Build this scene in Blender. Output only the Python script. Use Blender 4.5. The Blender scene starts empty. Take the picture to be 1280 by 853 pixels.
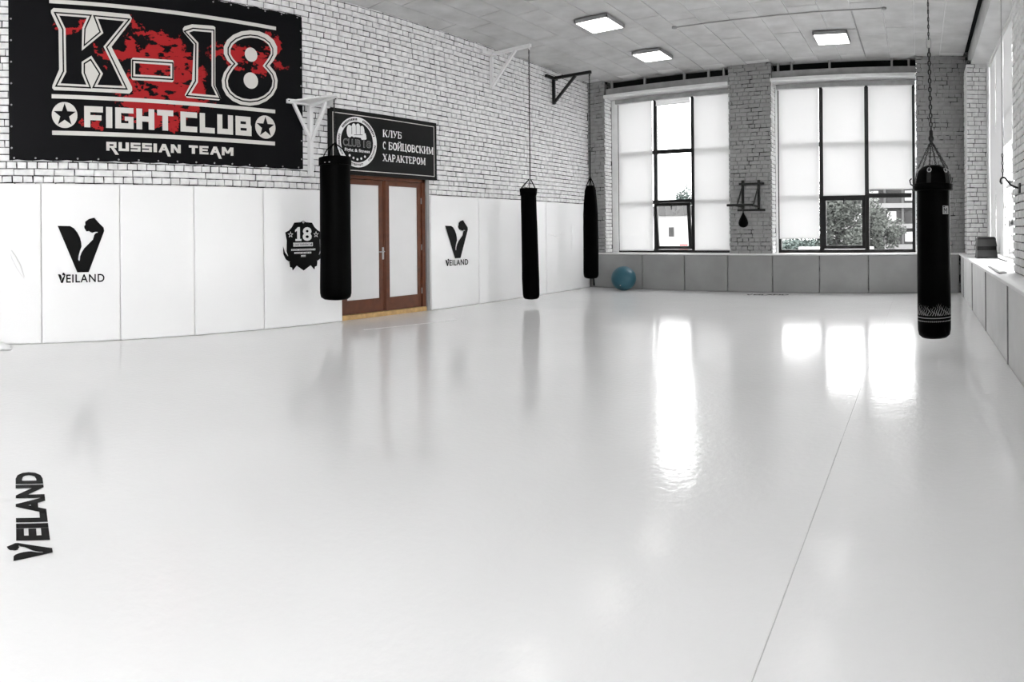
import bpy, bmesh, math, random
from math import sin, cos, pi, radians
from mathutils import Vector, Matrix
random.seed(7)
SC = bpy.context.scene
COL = SC.collection

# ------------------------------------------------------------------ camera, world, exposure
F = 767.5                     # pixels per radian of the stitched (cylindrical) photograph
cam = bpy.data.cameras.new('camera')
cam.type = 'PANO'
cam.panorama_type = 'CENTRAL_CYLINDRICAL'
cam.central_cylindrical_radius = 1.0
cam.central_cylindrical_range_u_min = -640 / F
cam.central_cylindrical_range_u_max = 640 / F
cam.central_cylindrical_range_v_min = -(853 - 291) / F
cam.central_cylindrical_range_v_max = 291 / F
cam.clip_start = 0.02
cam.clip_end = 300
camo = bpy.data.objects.new('camera', cam)
COL.objects.link(camo)
camo.matrix_world = (Matrix.Translation((0, 0, 1.338)) @ Matrix.Rotation(0.6627, 4, 'Z')
                     @ Matrix.Rotation(pi / 2, 4, 'X') @ Matrix.Rotation(-0.0094, 4, 'Z'))
SC.camera = camo

world = bpy.data.worlds.new('overcast_sky')
SC.world = world
world.use_nodes = True
bg = world.node_tree.nodes['Background']
bg.inputs['Color'].default_value = (1.0, 1.0, 1.0, 1)
bg.inputs['Strength'].default_value = 9.0
world.cycles.sampling_method = 'AUTOMATIC'

SC.view_settings.view_transform = 'Standard'
SC.view_settings.look = 'None'
SC.view_settings.gamma = 1
SC.view_settings.use_curve_mapping = False
SC.view_settings.exposure = 0.33
SC.cycles.max_bounces = 12
SC.cycles.diffuse_bounces = 7
SC.cycles.transparent_max_bounces = 16
SC.cycles.sample_clamp_indirect = 12
LAMP = 4.5

# ------------------------------------------------------------------ materials
MATS = {}
def mat(name, col=(0.5, 0.5, 0.5), rough=0.6, spec=0.4, metal=0.0, noise=None, bump=None, bump2=None, coat=0.0):
    """noise=(scale, amount, detail); bump=(scale, strength, distance)"""
    if name in MATS: return MATS[name]
    m = bpy.data.materials.new(name); m.use_nodes = True
    nt = m.node_tree; N = nt.nodes; L = nt.links
    b = N['Principled BSDF']
    if isinstance(col, (int, float)): col = (col, col, col)
    b.inputs['Base Color'].default_value = (*col, 1)
    b.inputs['Roughness'].default_value = rough
    b.inputs['Specular IOR Level'].default_value = spec
    b.inputs['Metallic'].default_value = metal
    b.inputs['Coat Weight'].default_value = coat
    tc = None
    if noise or bump:
        tc = N.new('ShaderNodeNewGeometry')
    if noise:
        n = N.new('ShaderNodeTexNoise'); n.inputs['Scale'].default_value = noise[0]
        n.inputs['Detail'].default_value = noise[2] if len(noise) > 2 else 4
        L.new(tc.outputs['Position'], n.inputs['Vector'])
        mx = N.new('ShaderNodeMix'); mx.data_type = 'RGBA'
        a = noise[1]
        mx.inputs[6].default_value = (*[max(0, c * (1 - a)) for c in col], 1)
        mx.inputs[7].default_value = (*[min(1, c * (1 + a)) for c in col], 1)
        mr = N.new('ShaderNodeMapRange')
        mr.inputs['From Min'].default_value = 0.3; mr.inputs['From Max'].default_value = 0.7
        L.new(n.outputs['Fac'], mr.inputs['Value'])
        L.new(mr.outputs['Result'], mx.inputs[0])
        L.new(mx.outputs[2], b.inputs['Base Color'])
    if bump:
        last = None
        for bp in (bump, bump2):
            if not bp: continue
            n2 = N.new('ShaderNodeTexNoise'); n2.inputs['Scale'].default_value = bp[0]
            n2.inputs['Detail'].default_value = 3
            L.new(tc.outputs['Position'], n2.inputs['Vector'])
            bn = N.new('ShaderNodeBump'); bn.inputs['Strength'].default_value = bp[1]
            bn.inputs['Distance'].default_value = bp[2]
            L.new(n2.outputs['Fac'], bn.inputs['Height'])
            if last: L.new(last.outputs['Normal'], bn.inputs['Normal'])
            last = bn
        L.new(last.outputs['Normal'], b.inputs['Normal'])
    MATS[name] = m
    return m

def mat_emit(name, col, strength):
    m = bpy.data.materials.new(name); m.use_nodes = True
    b = m.node_tree.nodes['Principled BSDF']
    b.inputs['Base Color'].default_value = (0.9, 0.9, 0.9, 1)
    b.inputs['Emission Color'].default_value = (*col, 1)
    b.inputs['Emission Strength'].default_value = strength
    MATS[name] = m
    return m

def mat_glass():
    m = bpy.data.materials.new('window_glass'); m.use_nodes = True
    nt = m.node_tree; N = nt.nodes; L = nt.links
    N.remove(N['Principled BSDF'])
    t = N.new('ShaderNodeBsdfTransparent'); t.inputs['Color'].default_value = (0.9, 0.9, 0.9, 1)
    g = N.new('ShaderNodeBsdfGlossy'); g.inputs['Roughness'].default_value = 0.02
    mx = N.new('ShaderNodeMixShader'); mx.inputs[0].default_value = 0.07
    L.new(t.outputs[0], mx.inputs[1]); L.new(g.outputs[0], mx.inputs[2])
    L.new(mx.outputs[0], N['Material Output'].inputs['Surface'])
    MATS['glass'] = m
    return m

def mat_blind(name='blind_fabric', tr=0.095, df=0.7):
    m = bpy.data.materials.new(name); m.use_nodes = True
    nt = m.node_tree; N = nt.nodes; L = nt.links
    N.remove(N['Principled BSDF'])
    t = N.new('ShaderNodeBsdfTranslucent'); t.inputs['Color'].default_value = (tr, tr, tr, 1)
    d = N.new('ShaderNodeBsdfDiffuse'); d.inputs['Color'].default_value = (df, df, df, 1)
    a = N.new('ShaderNodeAddShader')
    L.new(t.outputs[0], a.inputs[0]); L.new(d.outputs[0], a.inputs[1])
    L.new(a.outputs[0], N['Material Output'].inputs['Surface'])
    MATS[name] = m
    return m

def mat_mortar(name='brick_joint', key='mortar', p0=0.48, p1=0.70, hi=0.4):
    """thin joint: dark where the white paint missed it"""
    m = bpy.data.materials.new(name); m.use_nodes = True
    nt = m.node_tree; N = nt.nodes; L = nt.links
    b = N['Principled BSDF']; b.inputs['Roughness'].default_value = 0.95; b.inputs['Specular IOR Level'].default_value = 0.1
    g = N.new('ShaderNodeNewGeometry'); n = N.new('ShaderNodeTexNoise')
    n.inputs['Scale'].default_value = 6.0; n.inputs['Detail'].default_value = 5
    L.new(g.outputs['Position'], n.inputs['Vector'])
    r = N.new('ShaderNodeValToRGB')
    r.color_ramp.elements[0].position = p0; r.color_ramp.elements[0].color = (0.012, 0.012, 0.012, 1)
    r.color_ramp.elements[1].position = p1; r.color_ramp.elements[1].color = (hi, hi, hi, 1)
    L.new(n.outputs['Fac'], r.inputs['Fac']); L.new(r.outputs['Color'], b.inputs['Base Color'])
    MATS[key] = m
    return m

def mat_banner():
    """printed vinyl: black ground with a red paint splatter (flat print), laid out in wall metres"""
    m = bpy.data.materials.new('banner_print'); m.use_nodes = True
    nt = m.node_tree; N = nt.nodes; L = nt.links
    b = N['Principled BSDF']; b.inputs['Roughness'].default_value = 0.5; b.inputs['Specular IOR Level'].default_value = 0.1
    g = N.new('ShaderNodeNewGeometry')
    warp = N.new('ShaderNodeTexNoise'); warp.inputs['Scale'].default_value = 3.2; warp.inputs['Detail'].default_value = 6
    warp.inputs['Roughness'].default_value = 0.65
    L.new(g.outputs['Position'], warp.inputs['Vector'])
    sub = N.new('ShaderNodeVectorMath'); sub.operation = 'SUBTRACT'; sub.inputs[1].default_value = (0.5, 0.5, 0.5)
    L.new(warp.outputs['Color'], sub.inputs[0])
    sc = N.new('ShaderNodeVectorMath'); sc.operation = 'SCALE'; sc.inputs['Scale'].default_value = 0.95
    L.new(sub.outputs[0], sc.inputs[0])
    add = N.new('ShaderNodeVectorMath'); add.operation = 'ADD'
    L.new(g.outputs['Position'], add.inputs[0]); L.new(sc.outputs[0], add.inputs[1])
    prev = None
    # ellipses (centre y, centre z, radius y, radius z) of the splatter
    for (cy, cz, ry, rz) in ((2.75, 3.62, .42, .36), (2.98, 3.3, .42, .3), (3.95, 3.82, .62, .12), (2.15, 3.72, .40, .11),
                             (2.45, 3.15, .30, .25), (1.5, 4.02, .28, .05), (2.75, 2.92, .22, .2), (4.38, 4.0, .09, .2), (1.75, 2.76, .14, .06), (2.45,4.0,.34,.05)):
        s = N.new('ShaderNodeVectorMath'); s.operation = 'SUBTRACT'; s.inputs[1].default_value = (0, cy, cz)
        L.new(add.outputs[0], s.inputs[0])
        ml = N.new('ShaderNodeVectorMath'); ml.operation = 'MULTIPLY'; ml.inputs[1].default_value = (0, 1 / ry, 1 / rz)
        L.new(s.outputs[0], ml.inputs[0])
        ln = N.new('ShaderNodeVectorMath'); ln.operation = 'LENGTH'
        L.new(ml.outputs[0], ln.inputs[0])
        if prev is None: prev = ln.outputs['Value']
        else:
            mn = N.new('ShaderNodeMath'); mn.operation = 'MINIMUM'
            L.new(prev, mn.inputs[0]); L.new(ln.outputs['Value'], mn.inputs[1]); prev = mn.outputs[0]
    r = N.new('ShaderNodeMapRange'); r.inputs['From Min'].default_value = 0.97; r.inputs['From Max'].default_value = 1.05
    r.inputs['To Min'].default_value = 1; r.inputs['To Max'].default_value = 0
    L.new(prev, r.inputs['Value'])
    # black flecks left unpainted
    fl = N.new('ShaderNodeTexNoise'); fl.inputs['Scale'].default_value = 9; fl.inputs['Detail'].default_value = 4
    mp = N.new('ShaderNodeMapping'); mp.inputs['Scale'].default_value = (1, 0.7, 1.6); mp.inputs['Rotation'].default_value = (0.6, 0, 0)
    L.new(g.outputs['Position'], mp.inputs['Vector']); L.new(mp.outputs[0], fl.inputs['Vector'])
    fr = N.new('ShaderNodeMapRange'); fr.inputs['From Min'].default_value = 0.40; fr.inputs['From Max'].default_value = 0.43
    L.new(fl.outputs['Fac'], fr.inputs['Value'])
    mu = N.new('ShaderNodeMath'); mu.operation = 'MULTIPLY'
    L.new(r.outputs[0], mu.inputs[0]); L.new(fr.outputs[0], mu.inputs[1])
    mx = N.new('ShaderNodeMix'); mx.data_type = 'RGBA'
    mx.inputs[6].default_value = (0.0035, 0.0035, 0.0045, 1); mx.inputs[7].default_value = (0.36, 0.018, 0.02, 1)
    L.new(mu.outputs[0], mx.inputs[0]); L.new(mx.outputs[2], b.inputs['Base Color'])
    n2 = N.new('ShaderNodeTexNoise'); n2.inputs['Scale'].default_value = 1.6; n2.inputs['Detail'].default_value = 2
    L.new(g.outputs['Position'], n2.inputs['Vector'])
    bn = N.new('ShaderNodeBump'); bn.inputs['Strength'].default_value = 0.35; bn.inputs['Distance'].default_value = 0.05
    L.new(n2.outputs['Fac'], bn.inputs['Height']); L.new(bn.outputs[0], b.inputs['Normal'])
    MATS['banner'] = m
    return m

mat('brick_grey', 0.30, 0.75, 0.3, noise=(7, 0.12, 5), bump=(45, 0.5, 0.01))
mat('brick', 0.78, 0.75, 0.3, noise=(9, 0.14, 6), bump=(45, 0.5, 0.01))
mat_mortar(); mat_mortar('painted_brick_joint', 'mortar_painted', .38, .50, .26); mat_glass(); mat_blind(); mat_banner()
mat_blind('blind_dense', 0.035, 0.62)
mat('floor', 0.80, 0.12, 0.28, noise=(0.6, 0.025, 3), bump=(1.6, 0.10, 0.02), bump2=(22, 0.28, 0.005))
mat('pad', 0.87, 0.3, 0.45, noise=(0.8, 0.02, 3), bump=(1.7, 0.22, 0.05))
mat('grey_pad', 0.28, 0.5, 0.35, noise=(1.5, 0.12, 4), bump=(4, 0.15, 0.02))
mat('concrete', 0.54, 0.85, 0.2, noise=(2.5, 0.13, 6), bump=(18, 0.25, 0.01))
mat('ceiling_joint', 0.7, 0.9, 0.1)
mat('plaster', 0.62, 0.8, 0.2, noise=(3, 0.08, 5))
mat('sill', 0.74, 0.5, 0.4, noise=(4, 0.05, 4))
mat('dark_gap', 0.012, 0.9, 0.1)
mat('lintel', 0.30, 0.8, 0.2, noise=(5, 0.15, 4))
mat('black_steel', 0.008, 0.4, 0.4)
mat('black_leather', 0.0008, 0.5, 0.03, bump=(30, 0.1, 0.004))
mat('bag_canvas', 0.0008, 0.7, 0.02, bump=(14, 0.15, 0.01))
mat('white_steel', 0.8, 0.45, 0.4)
mat('grey_steel', 0.42, 0.35, 0.5, metal=0.7)
mat('dark_chain', 0.03, 0.35, 0.5, metal=0.9)
mat('print_pale', (0.62, 0.60, 0.57), 0.45, 0.35)
mat('print_white', 0.8, 0.45, 0.35)
mat('print_grey', 0.3, 0.5, 0.3)
mat('print_black', 0.003, 0.5, 0.12)
mat('print_black_gloss', 0.01, 0.35, 0.4)
mat('sign_board', 0.005, 0.4, 0.2)
mat('rear_plaster', 0.3, 0.85, 0.2)
mat('door_wood', (0.115, 0.035, 0.014), 0.4, 0.4, noise=(9, 0.2, 4))
mat('door_wood_light', (0.52, 0.34, 0.15), 0.5, 0.3, noise=(12, 0.2, 4))
mat('door_panel', 0.75, 0.35, 0.4, noise=(1.5, 0.03))
mat('ball_rubber', (0.016, 0.085, 0.12), 0.38, 0.45)
mat('ball_plug', 0.6, 0.5)
mat('rubber', 0.006, 0.55, 0.3)
mat('rubber_grey', 0.035, 0.6, 0.3)
mat('cloth_white', 0.86, 0.9, 0.1, bump=(20, 0.4, 0.02))
mat('outside_white', 0.3, 0.8, 0.1)
mat('outside_band', 0.14, 0.8, 0.1)
mat('outside_grey', 0.06, 0.8, 0.1)
mat('outside_dark', 0.015, 0.6, 0.3)
mat('outside_red', (0.26, 0.03, 0.03), 0.7, 0.1)
mat('leaf', (0.05, 0.055, 0.05), 0.7, 0.1, noise=(3, 0.5))
mat('leaf_pale', (0.055, 0.07, 0.065), 0.7, 0.1, noise=(3, 0.4))
mat('bark', 0.03, 0.9, 0.1)
mat('asphalt', 0.09, 0.9, 0.1, noise=(0.5, 0.2))
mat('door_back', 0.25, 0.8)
mat_emit('lamp_panel', (1.0, 0.99, 0.97), LAMP)

# ------------------------------------------------------------------ builders
ORG = {}
class MB:
    def __init__(s): s.v = []; s.f = []; s.sm = []; s.k = 0
    def add(s, vs, fs, smooth=False):
        o = len(s.v); s.v += [tuple(p) for p in vs]
        for f in fs: s.f.append(tuple(i + o for i in f)); s.sm.append(smooth)
        return s
    def box(s, x0, x1, y0, y1, z0, z1, rot=None):
        vs = [(x, y, z) for z in (z0, z1) for y in (y0, y1) for x in (x0, x1)]
        if rot: vs = [tuple(rot @ Vector(p)) for p in vs]
        return s.add(vs, [(0, 2, 3, 1), (4, 5, 7, 6), (0, 1, 5, 4), (2, 6, 7, 3), (0, 4, 6, 2), (1, 3, 7, 5)])
    def cbox(s, x0, x1, y0, y1, z0, z1, c=0.01):
        """box with chamfered edges"""
        bm = bmesh.new(); bmesh.ops.create_cube(bm, size=1)
        for v in bm.verts:
            v.co = Vector(((x0 + x1) / 2 + v.co.x * (x1 - x0), (y0 + y1) / 2 + v.co.y * (y1 - y0), (z0 + z1) / 2 + v.co.z * (z1 - z0)))
        bmesh.ops.bevel(bm, geom=bm.edges[:], offset=c, segments=2, profile=0.6, affect='EDGES')
        bm.verts.index_update()
        s.add([v.co[:] for v in bm.verts], [[v.index for v in f.verts] for f in bm.faces]); bm.free(); return s
    def bar(s, a, b, w, h=None, up=(0, 0, 1)):
        """square bar from a to b"""
        a = Vector(a); b = Vector(b); h = h or w; d = (b - a).normalized(); u = Vector(up)
        if abs(d.dot(u)) > 0.95: u = Vector((0, 1, 0))
        r = d.cross(u).normalized(); u = r.cross(d)
        vs = []
        for p in (a, b):
            for i, j in ((-1, -1), (1, -1), (1, 1), (-1, 1)): vs.append(p + r * i * w / 2 + u * j * h / 2)
        return s.add(vs, [(0, 1, 2, 3), (7, 6, 5, 4), (0, 4, 5, 1), (1, 5, 6, 2), (2, 6, 7, 3), (3, 7, 4, 0)])
    def tube(s, pts, r, n=8, cap=True):
        pts = [Vector(p) for p in pts]; k = len(pts); rs = r if isinstance(r, (list, tuple)) else [r] * k
        vs = []; fs = []; ref = None
        for i, p in enumerate(pts):
            d = (pts[min(i + 1, k - 1)] - pts[max(i - 1, 0)]).normalized()
            if ref is None:
                ref = Vector((0, 0, 1)) if abs(d.z) < 0.9 else Vector((1, 0, 0))
            a = (ref - d * ref.dot(d)).normalized(); ref = a; b = d.cross(a)
            for j in range(n):
                t = 2 * pi * j / n; vs.append(p + (a * cos(t) + b * sin(t)) * rs[i])
        for i in range(k - 1):
            for j in range(n):
                fs.append((i * n + j, i * n + (j + 1) % n, (i + 1) * n + (j + 1) % n, (i + 1) * n + j))
        s.add(vs, fs, True)
        if cap: s.add(vs[:n], [tuple(range(n))[::-1]]); s.add(vs[-n:], [tuple(range(n))])
        return s
    def lathe(s, prof, cx, cy, n=32, wob=0.0, lean=(0, 0)):
        """prof: list of (r, z) from bottom to top"""
        vs = []; fs = []; z0 = prof[0][1]
        for r, z in prof:
            for j in range(n):
                t = 2 * pi * j / n
                rr = r * (1 + wob * (sin(3 * t + z * 5) * .5 + sin(5 * t - z * 9) * .35 + sin(z * 14 + 2 * t) * .4))
                vs.append((cx + rr * cos(t) + lean[0] * (z - z0), cy + rr * sin(t) + lean[1] * (z - z0), z))
        for i in range(len(prof) - 1):
            for j in range(n):
                fs.append((i * n + j, i * n + (j + 1) % n, (i + 1) * n + (j + 1) % n, (i + 1) * n + j))
        s.add(vs, fs, True)
        s.add(vs[:n], [tuple(range(n))[::-1]]); s.add(vs[-n:], [tuple(range(n))])
        return s
    def sphere(s, c, r, nu=16, nv=10, sc=(1, 1, 1)):
        vs = []; fs = []
        for i in range(nv + 1):
            ph = pi * i / nv
            for j in range(nu):
                t = 2 * pi * j / nu
                vs.append((c[0] + r * sc[0] * sin(ph) * cos(t), c[1] + r * sc[1] * sin(ph) * sin(t), c[2] + r * sc[2] * cos(ph)))
        for i in range(nv):
            for j in range(nu): fs.append((i * nu + j, (i + 1) * nu + j, (i + 1) * nu + (j + 1) % nu, i * nu + (j + 1) % nu))
        return s.add(vs, fs, True)
    def poly(s, pts2, fr, n=0.0, holes=()):
        """flat polygon in frame fr=(origin,u,v,normal) raised by n (neighbouring polygons a hair apart, like layers of print)"""
        s.k += 1; n += .0003 * (s.k % 7)
        vs = [P3(fr, a, b, n) for a, b in pts2]
        if holes:
            from mathutils.geometry import tessellate_polygon
            loops = [[Vector((a, b, 0)) for a, b in pts2]] + [[Vector((a, b, 0)) for a, b in h] for h in holes]
            allv = [P3(fr, p.x, p.y, n) for l in loops for p in l]
            return s.add(allv, tessellate_polygon(loops))
        from mathutils.geometry import tessellate_polygon
        return s.add(vs, tessellate_polygon([[Vector((a, b, 0)) for a, b in pts2]]))
    def ring2(s, c, r0, r1, fr, n=0.0, seg=40, ry=1.0):
        o = [(c[0] + r1 * cos(2 * pi * i / seg), c[1] + r1 * ry * sin(2 * pi * i / seg)) for i in range(seg)]
        q = [(c[0] + r0 * cos(2 * pi * i / seg), c[1] + r0 * ry * sin(2 * pi * i / seg)) for i in range(seg)]
        vs = [P3(fr, *p, n) for p in o + q]
        return s.add(vs, [(i, (i + 1) % seg, seg + (i + 1) % seg, seg + i) for i in range(seg)])
    def slab(s, pts2, fr, n0, n1):
        """extruded polygon"""
        k = len(pts2); s.poly(pts2, fr, n1); s.poly(pts2, fr, n0)
        vs = [P3(fr, a, b, n0) for a, b in pts2] + [P3(fr, a, b, n1) for a, b in pts2]
        return s.add(vs, [(i, (i + 1) % k, k + (i + 1) % k, k + i) for i in range(k)])
    def link(s, c, axis, side, L=0.05, W=0.032, r=0.005):
        """one oval chain link"""
        axis = Vector(axis).normalized(); side = Vector(side); side = (side - axis * side.dot(axis)).normalized()
        pts = []
        for i in range(13):
            t = 2 * pi * i / 12
            pts.append(Vector(c) + side * (W / 2 - r) * cos(t) + axis * ((L / 2 - W / 2) * (1 if sin(t) > 0.01 else -1 if sin(t) < -0.01 else 0) + (W / 2 - r) * sin(t)))
        return s.tube(pts, r, 5, False)
    def chain(s, a, b, L=0.05, W=0.032, r=0.005):
        a = Vector(a); b = Vector(b); d = b - a; n = max(1, round(d.length / (L - 2.2 * r)))
        s1 = Vector((1, 0.2, 0)); s2 = Vector((-0.2, 1, 0))
        for i in range(n): s.link(a + d * ((i + .5) / n), d, s1 if i % 2 else s2, L, W, r)
        return s
    def build(s, name, m, parent=None, base=None):
        if parent is not None: o = ORG[parent.name]
        elif base is not None: o = Vector(base)
        else:
            xs = [p[0] for p in s.v]; ys = [p[1] for p in s.v]; zs = [p[2] for p in s.v]
            o = Vector(((min(xs) + max(xs)) / 2, (min(ys) + max(ys)) / 2, min(zs)))
        me = bpy.data.meshes.new(name)
        me.from_pydata([(p[0] - o.x, p[1] - o.y, p[2] - o.z) for p in s.v], [], s.f)
        me.polygons.foreach_set('use_smooth', s.sm)
        me.materials.append(MATS[m] if isinstance(m, str) else m)
        me.update()
        ob = bpy.data.objects.new(name, me); COL.objects.link(ob)
        if parent is not None: ob.parent = parent
        else: ob.location = o
        ORG[ob.name] = o.copy()
        return ob

def P3(fr, a, b, n=0.0):
    o, u, v, w = fr
    return (o[0] + u[0] * a + v[0] * b + w[0] * n, o[1] + u[1] * a + v[1] * b + w[1] * n, o[2] + u[2] * a + v[2] * b + w[2] * n)
def thing(name, base, label, cat, group=None):
    o = bpy.data.objects.new(name, None); COL.objects.link(o); o.location = base; o.empty_display_size = 0.1
    ORG[o.name] = Vector(base); return tag(o, label, cat, group)
def tag(o, label=None, cat=None, group=None, kind=None):
    if label: o['label'] = label
    if cat: o['category'] = cat
    if group: o['group'] = group
    if kind: o['kind'] = kind
    return o
def struct(o, label=None, cat=None): return tag(o, label, cat, kind='structure')

def offset_poly(p, d):
    """grow a CCW polygon by d (mitred)"""
    n = len(p); a = sum(p[i][0] * p[(i + 1) % n][1] - p[(i + 1) % n][0] * p[i][1] for i in range(n))
    if a < 0: p = p[::-1]
    out = []
    for i in range(n):
        A, B, C = Vector(p[i - 1]), Vector(p[i]), Vector(p[(i + 1) % n])
        e1 = (B - A).normalized(); e2 = (C - B).normalized()
        n1 = Vector((e1.y, -e1.x)); n2 = Vector((e2.y, -e2.x)); m = n1 + n2
        if m.length < 1e-4: m = n1
        m.normalize(); k = d / max(0.45, m.dot(n1))
        out.append((B.x + m.x * k, B.y + m.y * k))
    return out

def text2d(body, bold=0.0, space=1.0):
    """outline mesh of a word in the unit box (x 0..1 , y 0..1)"""
    cu = bpy.data.curves.new('t', 'FONT'); cu.body = body; cu.offset = bold; cu.resolution_u = 3; cu.space_character = space
    ob = bpy.data.objects.new('t', cu); COL.objects.link(ob)
    dg = bpy.context.evaluated_depsgraph_get(); dg.update()
    me = bpy.data.meshes.new_from_object(ob.evaluated_get(dg))
    vs = [(v.co.x, v.co.y) for v in me.vertices]; fs = [tuple(p.vertices) for p in me.polygons]
    bpy.data.objects.remove(ob); bpy.data.curves.remove(cu); bpy.data.meshes.remove(me)
    x0 = min(a for a, b in vs); x1 = max(a for a, b in vs); y0 = min(b for a, b in vs); y1 = max(b for a, b in vs)
    return [((a - x0) / (x1 - x0), (b - y0) / (y1 - y0)) for a, b in vs], fs
def put_text(mb, body, fr, u0, u1, v0, v1, n, bold=0.0, space=1.0):
    vs, fs = text2d(body, bold, space)
    mb.add([P3(fr, u0 + a * (u1 - u0), v0 + b * (v1 - v0), n) for a, b in vs], fs)

# ------------------------------------------------------------------ brickwork
def brick_cells(u0, u1, v0, v1, holes, pitch=0.0885, sw=0.258, hw=0.131, seed=0):
    rnd = random.Random(seed); row = 0; v = v0; out = []
    while v < v1 - 0.02:
        vt = min(v + pitch, v1); header = row % 2 == 1 if row % 5 else False
        w = hw if header else sw
        u = u0 - (rnd.random() * w)
        while u < u1:
            a = max(u, u0); b = min(u + w * (1 + rnd.uniform(-.03, .03)), u1); full = a == u and b < u1
            u = u + w
            spans = [(a, b)]
            for (ha, hb, hc, hd) in holes:
                if vt > hc + 0.01 and v < hd - 0.01:
                    ns = []
                    for s_ in spans:
                        if s_[1] <= ha or s_[0] >= hb: ns.append(s_); continue
                        full = False
                        if s_[0] < ha: ns.append((s_[0], ha))
                        if s_[1] > hb: ns.append((hb, s_[1]))
                    spans = ns
            for a_, b_ in spans:
                if b_ - a_ > 0.035: out.append((a_, b_, v, vt, full and b_ - a_ > w * .9, header))
        v += pitch; row += 1
    return out
def brick_shape(w, h, d, rnd):
    """rough painted brick: box with worn front arrises; local u,v centred, n from -d to 0"""
    c = 0.007
    def j(k=0.0045): return rnd.uniform(-k, k)
    vs = []
    for (n, ins) in ((-d, 0), (-c, 0), (0, c)):
        for a, b in ((-1, -1), (1, -1), (1, 1), (-1, 1)):
            vs.append((a * (w / 2 - ins) + (j() if n > -d else 0), b * (h / 2 - ins) + (j() if n > -d else 0), n + (j(0.002) if n > -d else 0)))
    fs = [(8, 9, 10, 11)]
    for r in (0, 4):
        for i in range(4): fs.append((r + i, r + (i + 1) % 4, r + 4 + (i + 1) % 4, r + 4 + i))
    return vs, fs
def lay_bricks(wall, fr, cells, nparts, cover=(), depth=0.03, gap=0.014, seed=1, m='brick'):
    rnd = random.Random(seed)
    variants = {}
    def mesh(header, k):
        key = (header, k)
        if key not in variants:
            w = (0.131 if header else 0.258) - gap; vs, fs = brick_shape(w, 0.0885 - gap, depth, random.Random(k * 7 + header))
            me = bpy.data.meshes.new('brick'); o = Vector((0, 0, 0)); z = ((0, 0, 0), fr[1], fr[2], fr[3])
            me.from_pydata([P3(z, *p) for p in vs], [], fs); me.materials.append(MATS[m]); variants[key] = me
        return variants[key]
    seen = []
    for c in cells:
        u = (c[0] + c[1]) / 2; v = (c[2] + c[3]) / 2
        hid = any(a < u < b and e < v < f for a, b, e, f in cover)
        p = Vector(P3(fr, u, v)); seen.append(((p - Vector((0, 0, 1.3))).length + (100 if hid or not c[4] else 0) + (3 if c[5] else 0), c))
    seen.sort(key=lambda t: t[0])
    o = ORG[wall.name]; rest = MB(); k = 0
    for dist, c in seen:
        u = (c[0] + c[1]) / 2; v = (c[2] + c[3]) / 2; n = rnd.uniform(-0.006, 0.004)
        if k < nparts and dist < 90:
            ob = bpy.data.objects.new('brick', mesh(c[5], rnd.randrange(6))); COL.objects.link(ob); ob.parent = wall
            ob.location = Vector(P3(fr, u, v, n)) - o; k += 1
        else:
            vs, fs = brick_shape(c[1] - c[0] - gap, c[3] - c[2] - gap, depth, rnd)
            rest.add([P3(fr, u + a, v + b, n + e) for a, b, e in vs], fs)
    if rest.v:
        r = rest.build('brickwork', m, wall); r['kind'] = 'stuff'

# ------------------------------------------------------------------ room shell
XL, YB, ZC = -7.66, 12.87, 4.96          # left brick face, back brick face, ceiling
REAR = -9.8  # room drawn out behind the viewer to make space for an added window
LW = ((XL, 0, 0), (0, 1, 0), (0, 0, 1), (1, 0, 0))       # frame of the left wall: u = y, v = z
BW = ((0, YB, 0), (1, 0, 0), (0, 0, 1), (0, -1, 0))      # frame of the back wall: u = x, v = z
FL = ((0, 0, 0), (1, 0, 0), (0, 1, 0), (0, 0, 1))

# floor: two vinyl sheets over a screed, joined along x = -0.5
m = MB().box(-8.2, 1.9, REAR - .3, 13.4, -0.3, -0.005)
floor = struct(m.build('floor', 'concrete', base=(0, 0, 0)), 'white vinyl covered gym floor', 'floor')
for a, b, y0, y1 in ((-7.68, -.5015, REAR, 3.85), (-.4985, 1.0, REAR, 3.85), (-7.68, -.5004, 3.85, 12.9), (-.4996, 1.0, 3.85, 12.9)):
    bm_ = MB(); c = .002 if y0 < 0 else .0006
    vs = [(x, y, z) for z, k in ((-.005, 0), (-c, 0), (0, c)) for x, y in ((a + k, y0), (b - k, y0), (b - k, y1), (a + k, y1))]
    bm_.add(vs, [(8, 9, 10, 11)] + [(r + i, r + (i + 1) % 4, r + 4 + (i + 1) % 4, r + 4 + i) for r in (0, 4) for i in range(4)])
    bm_.build('vinyl_sheet', 'floor', floor)

# left wall with the door opening
DY0, DY1, DZ = 5.56, 7.46, 2.30
m = MB()
m.box(-8.1, XL - .02, REAR, DY0, -.02, 5.2); m.box(-8.1, XL - .02, DY1, 13.4, -.02, 5.2); m.box(-8.1, XL - .02, DY0, DY1, DZ, 5.2)
wall_left = struct(m.build('wall_left', 'mortar', base=(XL, 4, 0)), 'white painted brick wall with the door and the banner', 'wall')
cells = brick_cells(-1.5, 12.87, 1.93, 4.96, [(DY0, DY1, 0, DZ)], seed=3)
lay_bricks(wall_left, LW, cells, 300, cover=((.7, 4.88, 2.32, 4.6), (5.36, 7.66, 2.27, 3.27)), seed=4)

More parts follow.
